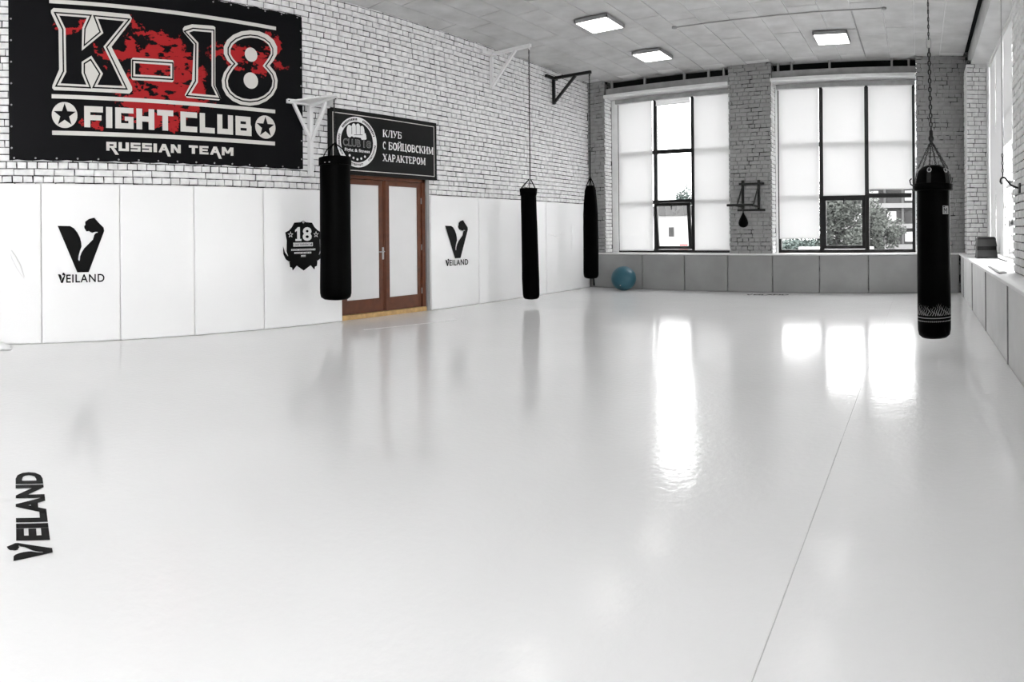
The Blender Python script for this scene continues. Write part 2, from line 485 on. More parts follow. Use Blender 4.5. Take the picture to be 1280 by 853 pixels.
# back wall: three piers, parapet below the windows
m = MB()
PIERS = [(-7.68, -7.2), (-4.11, -3.13), (-0.05, 1.06)]
for a, b in PIERS: m.box(a + (.02 if a > -7 else 0), b - (.02 if b < .5 else -.5), YB + .02, 13.5, 0.7, 5.2)
m.box(-7.68, 1.6, YB + .02, 13.5, -.02, .80)
wall_back = struct(m.build('wall_back', 'mortar_painted', base=(-3, YB, 0)), 'painted brick wall with darker front bricks and two tall windows', 'wall')
cb = []
for i, (a, b) in enumerate(PIERS): cb += brick_cells(a, min(b, 1.0), .82, 4.955, [], seed=20 + i)
lay_bricks(wall_back, BW, cb, 300, seed=5, m='brick_grey')  # front bricks get a darker base colour than the reveals
for i, (xr, sgn) in enumerate(((-7.2, 1), (-4.11, -1), (-3.13, 1), (-.05, -1))):   # reveals of the piers
    fr = ((xr, YB, 0), (0, sgn, 0), (0, 0, 1), (sgn, 0, 0))
    u0, u1 = (0.012, .34) if sgn > 0 else (-.34, -.012)
    lay_bricks(wall_back, fr, brick_cells(u0, u1, .84, 4.6, [], seed=30 + i), 0, seed=40 + i)

# right wall: piers and recessed windows, parapet with ledge
m = MB()
m.box(.95, 1.9, REAR, 13.5, -.02, .79)
RP = [(12.2, 13.5, .96), (6.2, 7.13, 1.1), (.2, 1.1, 1.1), (-5.0, -4.1, 1.1), (REAR, -9.2, 1.1)]
for a, b, x in RP: m.box(x + .02, 1.9, a + (.02 if a > REAR else 0), b - .02, .79, 4.7)
wall_right = struct(m.build('wall_right', 'mortar_painted', base=(1.1, 4, 0)), 'white painted brick wall with ledge and recessed windows', 'wall')
fr = ((1.1, 0, 0), (0, -1, 0), (0, 0, 1), (-1, 0, 0))
lay_bricks(wall_right, fr, brick_cells(-7.13, -6.2, .83, 4.62, [], seed=51), 200, seed=52)
lay_bricks(wall_right, fr, brick_cells(-1.1, -.2, .83, 4.62, [], seed=53), 0, seed=54)
fr = ((0, 12.2, 0), (1, 0, 0), (0, 0, 1), (0, -1, 0))
lay_bricks(wall_right, fr, brick_cells(.96, 1.46, .83, 4.62, [], seed=55), 100, seed=56)
fr = ((.96, 0, 0), (0, -1, 0), (0, 0, 1), (-1, 0, 0))
lay_bricks(wall_right, fr, brick_cells(-12.87, -12.2, .83, 4.62, [], seed=57), 0, seed=58)
fr = ((0, 6.2, 0), (1, 0, 0), (0, 0, 1), (0, -1, 0))
lay_bricks(wall_right, fr, brick_cells(1.1, 1.46, .83, 4.62, [], seed=59), 0, seed=60)
# rear wall behind the viewer
struct(MB().box(-8.1, 1.9, REAR - .3, REAR, -.02, 5.2).build('wall_rear', 'rear_plaster'), 'plain plastered end wall of the gym', 'wall')

# ceiling of cast panels with pale joints
m = MB().box(-8.1, .955, REAR, 13.5, ZC + .012, 5.3)
ceiling = struct(m.build('ceiling', 'ceiling_joint', base=(-3, 4, ZC)), 'grey concrete ceiling of long cast panels', 'ceiling')
variants = []
pw, pl = .515, 1.62
for k in range(5):
    rn = random.Random(k); b_ = MB(); j = lambda: rn.uniform(-.004, .004)
    w, l, c = pw - .012, pl - .012, .008
    vs = []
    for z, ins in ((.03, 0), (.006, 0), (0, c)):
        for a, e in ((-1, -1), (1, -1), (1, 1), (-1, 1)): vs.append((a * (w / 2 - ins) + j() * .5, e * (l / 2 - ins), z + (j() * .6 if z < .02 else 0)))
    b_.add(vs, [(8, 11, 10, 9)] + [(r + i, r + 4 + i, r + 4 + (i + 1) % 4, r + (i + 1) % 4) for r in (0, 4) for i in range(4)])
    me = bpy.data.meshes.new('ceiling_panel'); me.from_pydata(b_.v, [], b_.f); me.materials.append(MATS['concrete']); variants.append(me)
ix = 0
xk = -1.09 + .515 * 3.5
while xk > -7.8:
    yk = 13.0 - pl / 2 - (0 if ix % 2 else .35)
    while yk > REAR:
        ob = bpy.data.objects.new('ceiling_panel', variants[random.randrange(5)]); COL.objects.link(ob); ob.parent = ceiling
        ob.location = Vector((xk, yk, ZC)) - ORG['ceiling']
        yk -= pl
    xk -= pw; ix += 1
# beam along the right wall, dark slot beside the ceiling
struct(MB().box(.957, 1.06, REAR, 13.4, 5.05, 5.25).build('trim_1', 'dark_gap'), 'dark slot between ceiling and right beam', 'trim')
m = MB().cbox(1.06, 1.9, REAR, 12.87, 4.62, 5.25, .015)
struct(m.build('trim_2', 'plaster'), 'pale concrete beam above the right wall windows', 'trim')

# lintel zone of the back windows
n = 3
for (a, b) in ((-7.2, -4.11), (-3.13, -.05)):
    struct(MB().cbox(a, b, 12.93, 13.5, 4.60, 4.775, .01).build('trim_%d' % n, 'lintel'), 'grey lintel band over a tall back window', 'trim'); n += 1
    t = struct(MB().box(a - .01, b + .01, 13.2, 13.5, 4.77, 5.0).build('trim_%d' % n, 'dark_gap'), 'dark gap with short posts under the ceiling', 'trim'); n += 1
    q = (a + .12, a + 1.0 if a < -5 else a + .42, a + 2.0 if a < -5 else a + 1.25, b - .5, b - .14)
    for x in q: MB().box(x - .022, x + .022, 13.0, 13.06, 4.77, 4.96).build('gap_post', 'lintel', t)
    struct(MB().cbox(a - .02, b, 12.84, 13.3, 4.55, 4.615, .008).build('trim_%d' % n, 'sill'), 'pale slab strip above a tall back window', 'trim'); n += 1
# sills / ledges
struct(MB().cbox(-7.68, .97, 12.79, 13.35, .80, .835, .008).build('trim_%d' % n, 'sill'), 'pale window ledge along the back wall', 'trim'); n += 1
struct(MB().cbox(.83, 1.62, REAR, 12.78, .79, .825, .01).build('trim_%d' % n, 'sill'), 'pale window ledge along the right wall', 'trim'); n += 1

# ------------------------------------------------------------------ windows
def window(name, label, fr, us, vs, open_cell=None, thick_cell=None, bar=.095, depth=.06, edge=.08, m='black_steel'):
    """us/vs: mullion and transom centre lines; frame fr in window plane"""
    w = thing(name, P3(fr, (us[0] + us[-1]) / 2, vs[0], 0), label, 'window'); w['kind'] = 'structure'
    o = MB()
    def rb(mb, a, b, c, d, n0=-depth / 2, n1=depth / 2): mb.slab([(a, c), (b, c), (b, d), (a, d)], fr, n0, n1)
    rb(o, us[0] - edge / 2, us[0] + edge / 2, vs[0] - edge / 2, vs[-1] + edge / 2)
    rb(o, us[-1] - edge / 2, us[-1] + edge / 2, vs[0] - edge / 2, vs[-1] + edge / 2)
    rb(o, us[0], us[-1], vs[0] - edge / 2, vs[0] + edge / 2); rb(o, us[0], us[-1], vs[-1] - edge / 2, vs[-1] + edge / 2)
    o.build('outer_frame', m, w)
    for u in us[1:-1]:
        q = MB(); rb(q, u - bar / 2, u + bar / 2, vs[0], vs[-1], -depth * .55, depth * .55); q.build('mullion', m, w)
    for v in vs[1:-1]:
        for i in range(len(us) - 1):
            q = MB(); rb(q, us[i] + bar / 2, us[i + 1] - bar / 2, v - bar / 2, v + bar / 2); q.build('transom', m, w)
    for i in range(len(us) - 1):
        for k in range(len(vs) - 1):
            a, b, c, d = us[i] + bar / 2, us[i + 1] - bar / 2, vs[k] + bar / 2, vs[k + 1] - bar / 2
            if (i, k) in (open_cell, thick_cell):
                t = .075
                tilt = .11 if (i, k) == open_cell else 0
                up = Vector(fr[2]) * cos(tilt) + Vector(fr[3]) * sin(tilt); nn = Vector(fr[3]) * cos(tilt) - Vector(fr[2]) * sin(tilt)
                org = P3(fr, (a + b) / 2, c + .005, 0.03); f2 = (org, fr[1], tuple(up), tuple(nn)); ww = (b - a) / 2 + .02; hh = d - c + .02
                s_ = MB()
                s_.slab([(-ww, 0), (-ww + t, 0), (-ww + t, hh), (-ww, hh)], f2, 0, .05); s_.slab([(ww - t, 0), (ww, 0), (ww, hh), (ww - t, hh)], f2, 0, .05)
                s_.slab([(-ww, 0), (ww, 0), (ww, t), (-ww, t)], f2, 0, .05); s_.slab([(-ww, hh - t), (ww, hh - t), (ww, hh), (-ww, hh)], f2, 0, .05)
                sh = s_.build('sash', m, w)
                MB().poly([(-ww + t, t), (ww - t, t), (ww - t, hh - t), (-ww + t, hh - t)], f2, .02).build('pane', 'glass', sh)
                hm = MB(); hm.slab([(-.02, hh - .03), (.02, hh - .03), (.012, hh - .16), (-.012, hh - .16)][::-1], f2, .05, .075); hm.build('sash_handle', 'black_steel', sh)
            else:
                MB().poly([(a, c), (b, c), (b, d), (a, d)], fr, 0).build('pane', 'glass', w)
    return w
WA = ((0, 13.25, 0), (1, 0, 0), (0, 0, 1), (0, -1, 0))
window('window_1', 'tall black framed window behind the blue ball with an open tilted sash', WA, [-7.0, -6.035, -5.08, -4.16], [.87, 2.03, 3.21, 4.50], open_cell=(1, 0))
window('window_2', 'tall black framed window behind the big bag on chains', WA, [-3.05, -2.105, -1.115, -.10], [.87, 2.07, 3.21, 4.50], thick_cell=(1, 0))
RW = ((1.47, 0, 0), (0, -1, 0), (0, 0, 1), (-1, 0, 0))
window('window_3', 'tall side window above the right ledge with white blinds', RW, [-12.17, -11.15, -10.13, -9.12, -8.12, -7.16], [.87, 2.03, 3.21, 4.58], bar=.06, depth=.03, edge=.05, m='sill')
window('window_4', 'tall side window in the niche behind the hook pier', RW, [-6.17, -5.16, -4.15, -3.14, -2.13, -1.13], [.87, 2.03, 3.21, 4.58], bar=.06, depth=.03, edge=.05, m='sill')
window('window_5', 'tall side window in the third niche of the right wall', RW, [-.17, .88, 1.95, 3.0, 4.07], [.87, 2.03, 3.21, 4.58], bar=.06, depth=.03, edge=.05, m='sill')
window('added_window_6', 'added unseen side window in the niche next to the rear wall', RW, [5.03, 6.06, 7.1, 8.13, 9.17], [.87, 2.03, 3.21, 4.58], bar=.06, depth=.03, edge=.05, m='sill')  # unseen window, added to bring in more daylight from behind the viewer
# pale reveals beside the glass of the back windows
for i, (a, b) in enumerate(((-7.19, -7.03), (-3.125, -3.075), (-.075, -.055), (-4.13, -4.115))):
    struct(MB().box(a, b, 13.2, 13.4, .835, 4.535).build('trim_%d' % n, 'sill'), 'pale plastered strip beside a tall back window', 'trim'); n += 1

struct(MB().box(1.36, 1.52, 12.06, 12.19, .825, 4.62).build('trim_%d' % n, 'plaster'), 'pale jamb strip beside the side window corner pier', 'trim'); n += 1
# ------------------------------------------------------------------ roller blinds
def blind(fr, u0, u1, vtop, vbot, n0, label, group, cat='blind', m='blind_fabric', seed=0):
    b = thing('roller_blind', P3(fr, (u0 + u1) / 2, vbot, n0), label, cat, group)
    q = MB(); nu, nv = 10, 26; rn = random.Random(seed); ph = rn.random() * 6
    vs = []; fs = []
    for k in range(nv + 1):
        for i in range(nu + 1):
            s = i / nu; t = k / nv
            nn = n0 + .006 * sin(s * 5 + ph) * t + .004 * sin(t * 9 + s * 3 + ph)
            vs.append(P3(fr, u0 + (u1 - u0) * s, vtop + (vbot - vtop) * t, nn))
    for k in range(nv):
        for i in range(nu): fs.append((k * (nu + 1) + i, (k + 1) * (nu + 1) + i, (k + 1) * (nu + 1) + i + 1, k * (nu + 1) + i + 1))
    q.add(vs, fs, True).build('fabric', m, b)
    q = MB(); q.tube([P3(fr, u0 - .01, vtop, n0), P3(fr, u1 + .01, vtop, n0)], .032, 12); q.build('roller', 'sill', b)
    q = MB(); q.slab([(u0, vbot - .012), (u1, vbot - .012), (u1, vbot + .012), (u0, vbot + .012)], fr, n0 - .008, n0 + .008); q.build('bottom_rail', 'sill', b)
    return b
blind(WA, -6.985, -6.085, 4.44, .89, .075, 'white roller blind fully lowered on the ball side of the tilted sash', 'blinds of the back windows', seed=1)
blind(WA, -5.985, -5.125, 4.44, 4.30, .075, 'white roller blind rolled up above the bare panes', 'blinds of the back windows', seed=2)
blind(WA, -5.03, -4.15, 4.44, .905, .075, 'white roller blind fully lowered beside the speed ball pier', 'blinds of the back windows', seed=3)
blind(WA, -3.04, -2.15, 4.44, 1.16, .075, 'white roller blind stopping just above the window ledge', 'blinds of the back windows', seed=4)
blind(WA, -2.06, -1.155, 4.44, 2.09, .075, 'white roller blind lowered to the top of the black framed sash', 'blinds of the back windows', seed=5)
blind(WA, -1.07, -.13, 4.44, 2.21, .075, 'white roller blind beside the bag chain with a glimpse of building below', 'blinds of the back windows', seed=6)
for i, (a, b, v) in enumerate(((-12.05, -11.16, .9), (-11.14, -10.14, .9), (-10.12, -9.13, 2.7), (-9.11, -8.13, 2.1), (-8.11, -7.18, 2.1))):  # the last two are unseen, added to trim daylight reaching the back wall
    blind(RW, a, b, 4.55, v, .055, ('white blind on the side window next to the corner pier', 'white blind on the side window next to the half raised one',
          'white blind half raised on the side window by the hook', 'added unseen half lowered blind of the side window second from the hook pier',
          'added unseen half lowered blind of the side window next to the hook pier')[i], 'blinds of the side window', m='blind_dense', seed=10 + i)
for i in range(5):  # unseen blinds, added to hold back daylight on the nearby floor
    blind(RW, -6.14 + i * 1.01, -5.21 + i * 1.01, 4.55, .9, .09, 'added unseen lowered blind in the second side niche, ' + ('by the hook pier', 'second from the hook pier', 'in the middle', 'second from the rear pier', 'by the rear pier')[i], 'blinds of the side window', m='blind_dense', seed=30 + i)
# headboards above the back blinds
for a, b, l in ((-7.03, -4.12, 'grey blind pelmet across the window with the tilted sash'), (-3.075, -.06, 'grey blind pelmet across the window behind the chained bag')):
    tag(MB().cbox(a, b, 13.08, 13.125, 4.42, 4.515, .006).build('blind_pelmet', 'lintel'), l, 'pelmet', 'blind pelmets')

# ------------------------------------------------------------------ wall pads on the left wall
XP = -7.6
PF = ((XP, 0, 0), (0, 1, 0), (0, 0, 1), (1, 0, 0))
def wall_pad(y0, y1, label, seed, fr=PF, ztop=2.0, zbot=0.004, t=.058, m='pad', name='wall_pad', group='white wall pads', n_u=8, n_v=14, cat='pad', bulge=.006, gap=.001):
    p = thing(name, P3(fr, (y0 + y1) / 2, zbot, -t), label, cat, group)
    rn = random.Random(seed); ph = rn.random() * 6; q = MB(); vs = []; fs = []
    us = [0, .012, .03] + [.03 + (y1 - y0 - .06) * i / n_u for i in range(1, n_u)] + [y1 - y0 - .03, y1 - y0 - .012, y1 - y0]
    vv = [0, .012, .03] + [.03 + (ztop - zbot - .06) * i / n_v for i in range(1, n_v)] + [ztop - zbot - .03, ztop - zbot - .012, ztop - zbot]
    W, H = y1 - y0, ztop - zbot
    def e(d): return 0 if d >= .03 else .006 * (1 - math.sqrt(max(0, 1 - (1 - d / .03) ** 2)))
    for v in vv:
        for u in us:
            nn = bulge * sin(pi * u / W) * sin(pi * v / H) - e(min(u, W - u)) - e(min(v, H - v)) + .0025 * sin(u * 7 + v * 3 + ph) * sin(v * 4 + ph) * (min(u, W - u, v, H - v) > .03)
            vs.append(P3(fr, y0 + gap + u * (W - 2 * gap) / W, zbot + v, nn))
    k = len(us); r = len(vv)
    for j in range(r - 1):
        for i in range(k - 1): fs.append((j * k + i, j * k + i + 1, (j + 1) * k + i + 1, (j + 1) * k + i))
    q.add(vs, fs, True)
    ring = [i for i in range(k)] + [(j + 1) * k - 1 for j in range(1, r)] + [(r - 1) * k + i for i in range(k - 2, -1, -1)] + [j * k for j in range(r - 2, 0, -1)]
    o = len(q.v); fr_n = Vector(fr[3])
    for i in ring: q.v.append(tuple(Vector(q.v[i]) - fr_n * (t - .012)))
    nR = len(ring)
    for i in range(nR): q.f.append((ring[i], o + i, o + (i + 1) % nR, ring[(i + 1) % nR])); q.sm.append(False)
    q.f.append(tuple(o + i for i in range(nR))[::-1]); q.sm.append(False)
    q.build('cover', m, p)
    return p
pads = {}
pads['a'] = wall_pad(-.95, .05, 'white wall pad at the rear end of the padded row', 0)
pads['b'] = wall_pad(.06, 1.08, 'white wall pad with a creased fold beside the crumpled cloth', 1)
pads['c'] = wall_pad(1.085, 2.10, 'white wall pad with black V logo under the banner star emblem', 2)
pads['d'] = wall_pad(2.105, 3.13, 'plain white wall pad next to the V logo pad under the banner', 3)
pads['e'] = wall_pad(3.135, 4.19, 'plain white wall pad next to the black shield emblem pad', 4)
pads['f'] = wall_pad(4.195, 5.55, 'white wall pad with black shield emblem beside the door', 5)
pads['g'] = wall_pad(7.46, 8.72, 'white wall pad with black V logo on the handle side of the brown door', 6)
pads['h'] = wall_pad(8.725, 10.94, 'wide plain white wall pad behind the bag on the white bracket', 7)
pads['i'] = wall_pad(10.945, 12.80, 'white wall pad in the back corner behind the bag on the black bracket', 8)
# creases of the vinyl covers
q = MB(); q.tube([P3(PF, .70, 1.17, .0), P3(PF, .73, 1.09, .03), P3(PF, .79, .97, .035), P3(PF, .86, .83, .0)], [.012, .032, .034, .012], 8)
q.build('crease', 'pad', pads['b'])
q = MB(); q.tube([P3(PF, 11.0, 1.30, .0), P3(PF, 11.3, 1.25, .016), P3(PF, 11.6, 1.33, .0)], [.006, .018, .006], 8)
q.tube([P3(PF, 11.95, 1.62, .0), P3(PF, 11.98, 1.2, .012), P3(PF, 11.95, .75, .0)], [.005, .014, .005], 8)
q.build('crease', 'pad', pads['i'])

# the V logo: a V whose right arm is a flexed arm with fist
VP = [(178, 180), (300, 182), (340, 205), (375, 250), (400, 300), (412, 350), (415, 390), (400, 430), (385, 480), (380, 520), (388, 536), (396, 528),
      (400, 490), (415, 450), (440, 410), (490, 360), (530, 320), (545, 270), (560, 255), (580, 250), (575, 243), (550, 243), (525, 252), (505, 245),
      (492, 235), (465, 238), (445, 205), (443, 185), (455, 170), (452, 140), (490, 112), (545, 98), (590, 150), (640, 200), (645, 235), (485, 650), (370, 650)]
def v_logo(mb, fr, u0, u1, v0, v1, n):
    mb.poly([(u0 + (a - 178) / 467 * (u1 - u0), v1 - (b - 98) / 552 * (v1 - v0)) for a, b in VP[::-1]], fr, n)
for p, u0 in (('c', 1.288), ('g', 7.80)):
    q = MB(); v_logo(q, PF, u0, u0 + .6, .885, 1.575, .014); q.build('v_logo', 'print_black', pads[p])
    q = MB(); v_logo(q, PF, u0, u0 + .095, .755, .885, .014); put_text(q, 'EILAND', PF, u0 + .105, u0 + .6, .757, .86, .014, .016, 1.12)
    q.build('lettering', 'print_black', pads[p])
# lettering on the floor
e = Vector((-.995, .096)).normalized(); up = Vector((-e.y, e.x))
f2 = ((-2.51, .395, 0), (e.x, e.y, 0), (up.x, up.y, 0), (0, 0, 1))
q = MB(); v_logo(q, f2, 0, .15, -.005, .19, .0025); put_text(q, 'EILAND', f2, .17, .955, 0, .15, .0025, .05)
q.build('lettering', 'print_black', floor)
e = Vector((.986, .15)).normalized(); up = Vector((-e.y, e.x))
f2 = ((-3.55, 12.17, 0), (e.x, e.y, 0), (up.x, up.y, 0), (0, 0, 1))
q = MB(); v_logo(q, f2, 0, .14, 0, .26, .0025); put_text(q, 'EILAND', f2, .16, .90, 0, .20, .0025, .05)
q.build('lettering', 'print_black', floor)

# shield emblem
S = pads['f']
sh = [(4.535, 1.372), (4.60, 1.40), (4.65, 1.45), (4.689, 1.513), (4.80, 1.52), (4.845, 1.547), (4.89, 1.52), (5.0, 1.513), (5.04, 1.45), (5.10, 1.40), (5.155, 1.372),
      (5.135, 1.25), (5.14, 1.10), (5.10, .98), (4.98, .89), (4.845, .81), (4.72, .89), (4.60, .97), (4.555, 1.10), (4.56, 1.25)]
q = MB(); q.poly(sh[::-1], PF, .012)
hl = [(4.496, 1.178), (4.53, 1.08), (4.575, 1.03), (4.62, 1.02), (4.66, .96), (4.60, .945), (4.54, .985), (4.50, 1.06)]
q.poly(hl[::-1], PF, .012); q.poly([(9.69 - a, b) for a, b in hl], PF, .012)
rb = [(4.60, .94), (4.68, .985), (4.74, .90), (4.70, .86), (4.656, .817), (4.645, .86), (4.61, .87)]
q.poly(rb[::-1], PF, .011); q.poly([(9.69 - a, b) for a, b in rb], PF, .011)
sp = q.build('shield_emblem', 'print_black', S)
q = MB(); q.poly([(4.735, 1.275), (4.735, 1.395), (4.70, 1.375), (4.70, 1.405), (4.75, 1.448), (4.785, 1.448), (4.785, 1.275), (4.81, 1.275), (4.81, 1.245), (4.705, 1.245), (4.705, 1.275)], PF, .015)
put_text(q, '8', PF, 4.83, 4.99, 1.245, 1.448, .015, .03)
def star(c, r, k=.40, rot=pi / 2): return [(c[0] + (r if i % 2 == 0 else r * k) * cos(rot + i * pi / 5), c[1] + (r if i % 2 == 0 else r * k) * sin(rot + i * pi / 5)) for i in range(10)]
for c in ((4.624, 1.338), (5.066, 1.338)): q.poly(star(c, .05), PF, .015, [star(c, .03)])
q.ring2((4.845, 1.522), .008, .018, PF, .015, 14)
q.poly([(4.668, 1.165), (5.007, 1.165), (5.007, 1.22), (4.668, 1.22)], PF, .015, [[(4.678, 1.175), (4.997, 1.175), (4.997, 1.21), (4.678, 1.21)]])
rn = random.Random(3)
for (a, b, v0, v1) in ((4.685, 4.99, 1.178, 1.207), (4.634, 5.065, 1.104, 1.13), (4.685, 4.998, 1.058, 1.084), (4.80, 4.878, 1.012, 1.038)):
    u = a
    while u < b - .02:
        w = rn.choice((.014, .02, .026)); w = min(w, b - u)
        q.poly([(u, v0), (u + w, v0), (u + w, v1), (u, v1)], PF, .015, [[(u + .005, v0 + .006), (u + w - .005, v0 + .006), (u + w - .005, v1 - .009), (u + .005, v1 - .009)]] if w > .016 else ()); u += w + .006
q.build('emblem_print', 'print_white', sp)

# ------------------------------------------------------------------ door in the left wall
D = thing('door_1', (-7.74, 6.5, 0), 'brown double door with white panels under the black sign', 'door'); D['kind'] = 'structure'
DF = ((-7.74, 0, 0), (0, 1, 0), (0, 0, 1), (1, 0, 0))
q = MB(); q.box(-7.85, -7.68, 5.57, 5.63, .03, 2.29); q.box(-7.85, -7.68, 7.33, 7.40, .03, 2.29); q.box(-7.85, -7.68, 5.57, 7.40, 2.215, 2.29)
q.build('door_frame', 'door_wood', D)
q = MB(); q.cbox(-7.86, -7.64, 7.40, 7.465, .0, 2.29, .006); q.build('side_jamb', 'grey_pad', D)
q = MB(); q.cbox(-7.86, -7.655, 5.57, 7.40, 0, .075, .006); q.build('threshold', 'door_wood_light', D)
def leaf(y0, y1, ang, hinge):
    """one door leaf: stiles, rails, white panel"""
    piv = Vector((-7.73, hinge, 0)); R = Matrix.Rotation(ang, 3, 'Z')
    def tr(mb): mb.v = [tuple(piv + R @ (Vector(p) - piv)) for p in mb.v]; return mb
    z0, z1 = .08, 2.21; st = .075
    q = MB(); q.cbox(-7.755, -7.705, y0, y0 + st, z0, z1, .005); q.cbox(-7.755, -7.705, y1 - st, y1, z0, z1, .005)
    q.cbox(-7.755, -7.705, y0 + st, y1 - st, z1 - .07, z1, .005); q.cbox(-7.755, -7.705, y0 + st, y1 - st, z0, z0 + .20, .005)
    lf = tr(q).build('door_leaf', 'door_wood', D)
    q = MB(); q.box(-7.74, -7.722, y0 + st - .005, y1 - st + .005, z0 + .19, z1 - .065); tr(q).build('white_panel', 'door_panel', lf)
    q = MB()
    for (a, b, c, d) in ((y0 + st, y0 + st + .014, z0 + .2, z1 - .07), (y1 - st - .014, y1 - st, z0 + .2, z1 - .07), (y0 + st, y1 - st, z0 + .2, z0 + .214), (y0 + st, y1 - st, z1 - .084, z1 - .07)): q.box(-7.722, -7.707, a, b, c, d)
    tr(q).build('glazing_bead', 'door_wood', lf)
    return lf, tr
l1, t1 = leaf(5.635, 6.475, 0, 5.635)
l2, t2 = leaf(6.49, 7.325, 0.035, 7.325)
q = MB(); q.cbox(-7.705, -7.69, 6.435, 6.47, .92, 1.12, .004); q.tube([(-7.70, 6.452, 1.05), (-7.655, 6.452, 1.05), (-7.65, 6.44, 1.05), (-7.65, 6.34, 1.045)], .009, 8)
q.build('door_handle', 'grey_steel', l1)
q = MB(); q.cbox(-7.722, -7.69, 6.468, 6.50, .09, 2.20, .004); q.build('cover_strip', 'door_wood', l1)
q = MB()
for zz in (.35, 1.1, 1.9): q.tube([(-7.70, 7.328, zz - .05), (-7.70, 7.328, zz + .05)], .010, 8)
q.build('hinge', 'grey_steel', l2)
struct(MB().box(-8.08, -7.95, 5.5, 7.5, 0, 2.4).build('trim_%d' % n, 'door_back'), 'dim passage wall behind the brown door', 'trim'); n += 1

# ------------------------------------------------------------------ black sign over the door
XS = -7.60
SG = thing('sign_board', (XS, 6.51, 2.25), 'black sign with round fist emblem and white lettering over the door', 'sign')
SF = ((XS, 0, 0), (0, 1, 0), (0, 0, 1), (1, 0, 0))
MB().cbox(XL, XS, 5.34, 7.62, 2.265, 3.27, .006).build('board', 'sign_board', SG)
q = MB(); q.poly([(5.395, 2.325), (7.56, 2.325), (7.56, 3.205), (5.395, 3.205)], SF, .002, [[(5.408, 2.338), (7.547, 2.338), (7.547, 3.192), (5.408, 3.192)]])
q.build('border_line', 'print_pale', SG)
C0 = (5.865, 2.777)
q = MB(); q.ring2(C0, .318, .395, SF, .002, 60); em = q.build('emblem_ring', 'print_white', SG)
q = MB(); rn = random.Random(9)      # tiny lettering around the ring
t = 0.0
while t < 2 * pi - .06:
    w = rn.uniform(.035, .06)
    if int(t * 3.2) % 4 != 0:
        a = [(C0[0] + r * cos(x), C0[1] + r * sin(x)) for r, x in ((.338, t), (.374, t), (.374, t + w), (.338, t + w))]
        q.poly(a, SF, .004, [[(C0[0] + r * cos(x), C0[1] + r * sin(x)) for r, x in ((.350, t + .012), (.374, t + .012), (.374, t + w - .012), (.350, t + w - .012))]] if w > .045 else ())
    t += w + .022
q.build('ring_lettering', 'print_black', em)['kind'] = 'stuff'
q = MB()                               # fist: four knuckled fingers, thumb, wrist
for i, (u, v, a, b) in enumerate(((5.715, 2.935, .062, .098), (5.80, 2.955, .058, .11), (5.882, 2.962, .058, .108), (5.96, 2.945, .055, .098))):
    q.poly([(u + a * cos(t) * (1 if abs(cos(t)) < .7 else .9), v + b * sin(t)) for t in [2 * pi * k / 18 for k in range(18)]], SF, .003 + i * .0004)
q.poly([(5.70, 2.86), (5.99, 2.845), (6.045, 2.875), (6.03, 2.93), (5.97, 2.93), (5.90, 2.90), (5.80, 2.89), (5.70, 2.90)], SF, .0052)
q.poly([(6.0, 2.90), (6.05, 2.86), (6.04, 2.83), (5.95, 2.82), (5.93, 2.85)][::-1], SF, .0050)
q.build('fist', 'print_white', SG)
q = MB()
for u0, v0, u1, v1 in ((5.757, 2.89, 5.757, 3.0), (5.842, 2.90, 5.842, 3.03), (5.922, 2.90, 5.922, 3.02), (5.80, 2.885, 5.97, 2.90)):
    d = Vector((u1 - u0, v1 - v0)).normalized() * .004
    q.poly([(u0 - d.y, v0 + d.x), (u1 - d.y, v1 + d.x), (u1 + d.y, v1 - d.x), (u0 + d.y, v0 - d.x)], SF, .0065)
q.build('fist_creases', 'print_black', SG)
for w_, a, b in (('CLUB', 5.588, 5.93), ('18', 5.985, 6.14)):
    q = MB(); put_text(q, w_, SF, a, b, 2.70, 2.818, .004, .03); q.build('club_lettering', 'print_grey', SG)
    q = MB(); put_text(q, w_, SF, a + .009, b - .009, 2.709, 2.809, .006, -.012); q.build('club_lettering_core', 'print_black', SG)
q = MB(); put_text(q, 'Fight & fitness', SF, 5.62, 6.115, 2.606, 2.672, .004, .02); q.build('fitness_lettering', 'print_white', SG)
for u, v in ((5.714, 2.56), (5.788, 2.525), (5.865, 2.507), (5.942, 2.525), (6.016, 2.56)):
    q = MB(); q.poly([(u + .02 * cos(2 * pi * k / 10), v + .02 * sin(2 * pi * k / 10)) for k in range(10)], SF, .003); q.build('dot', 'print_white', SG)

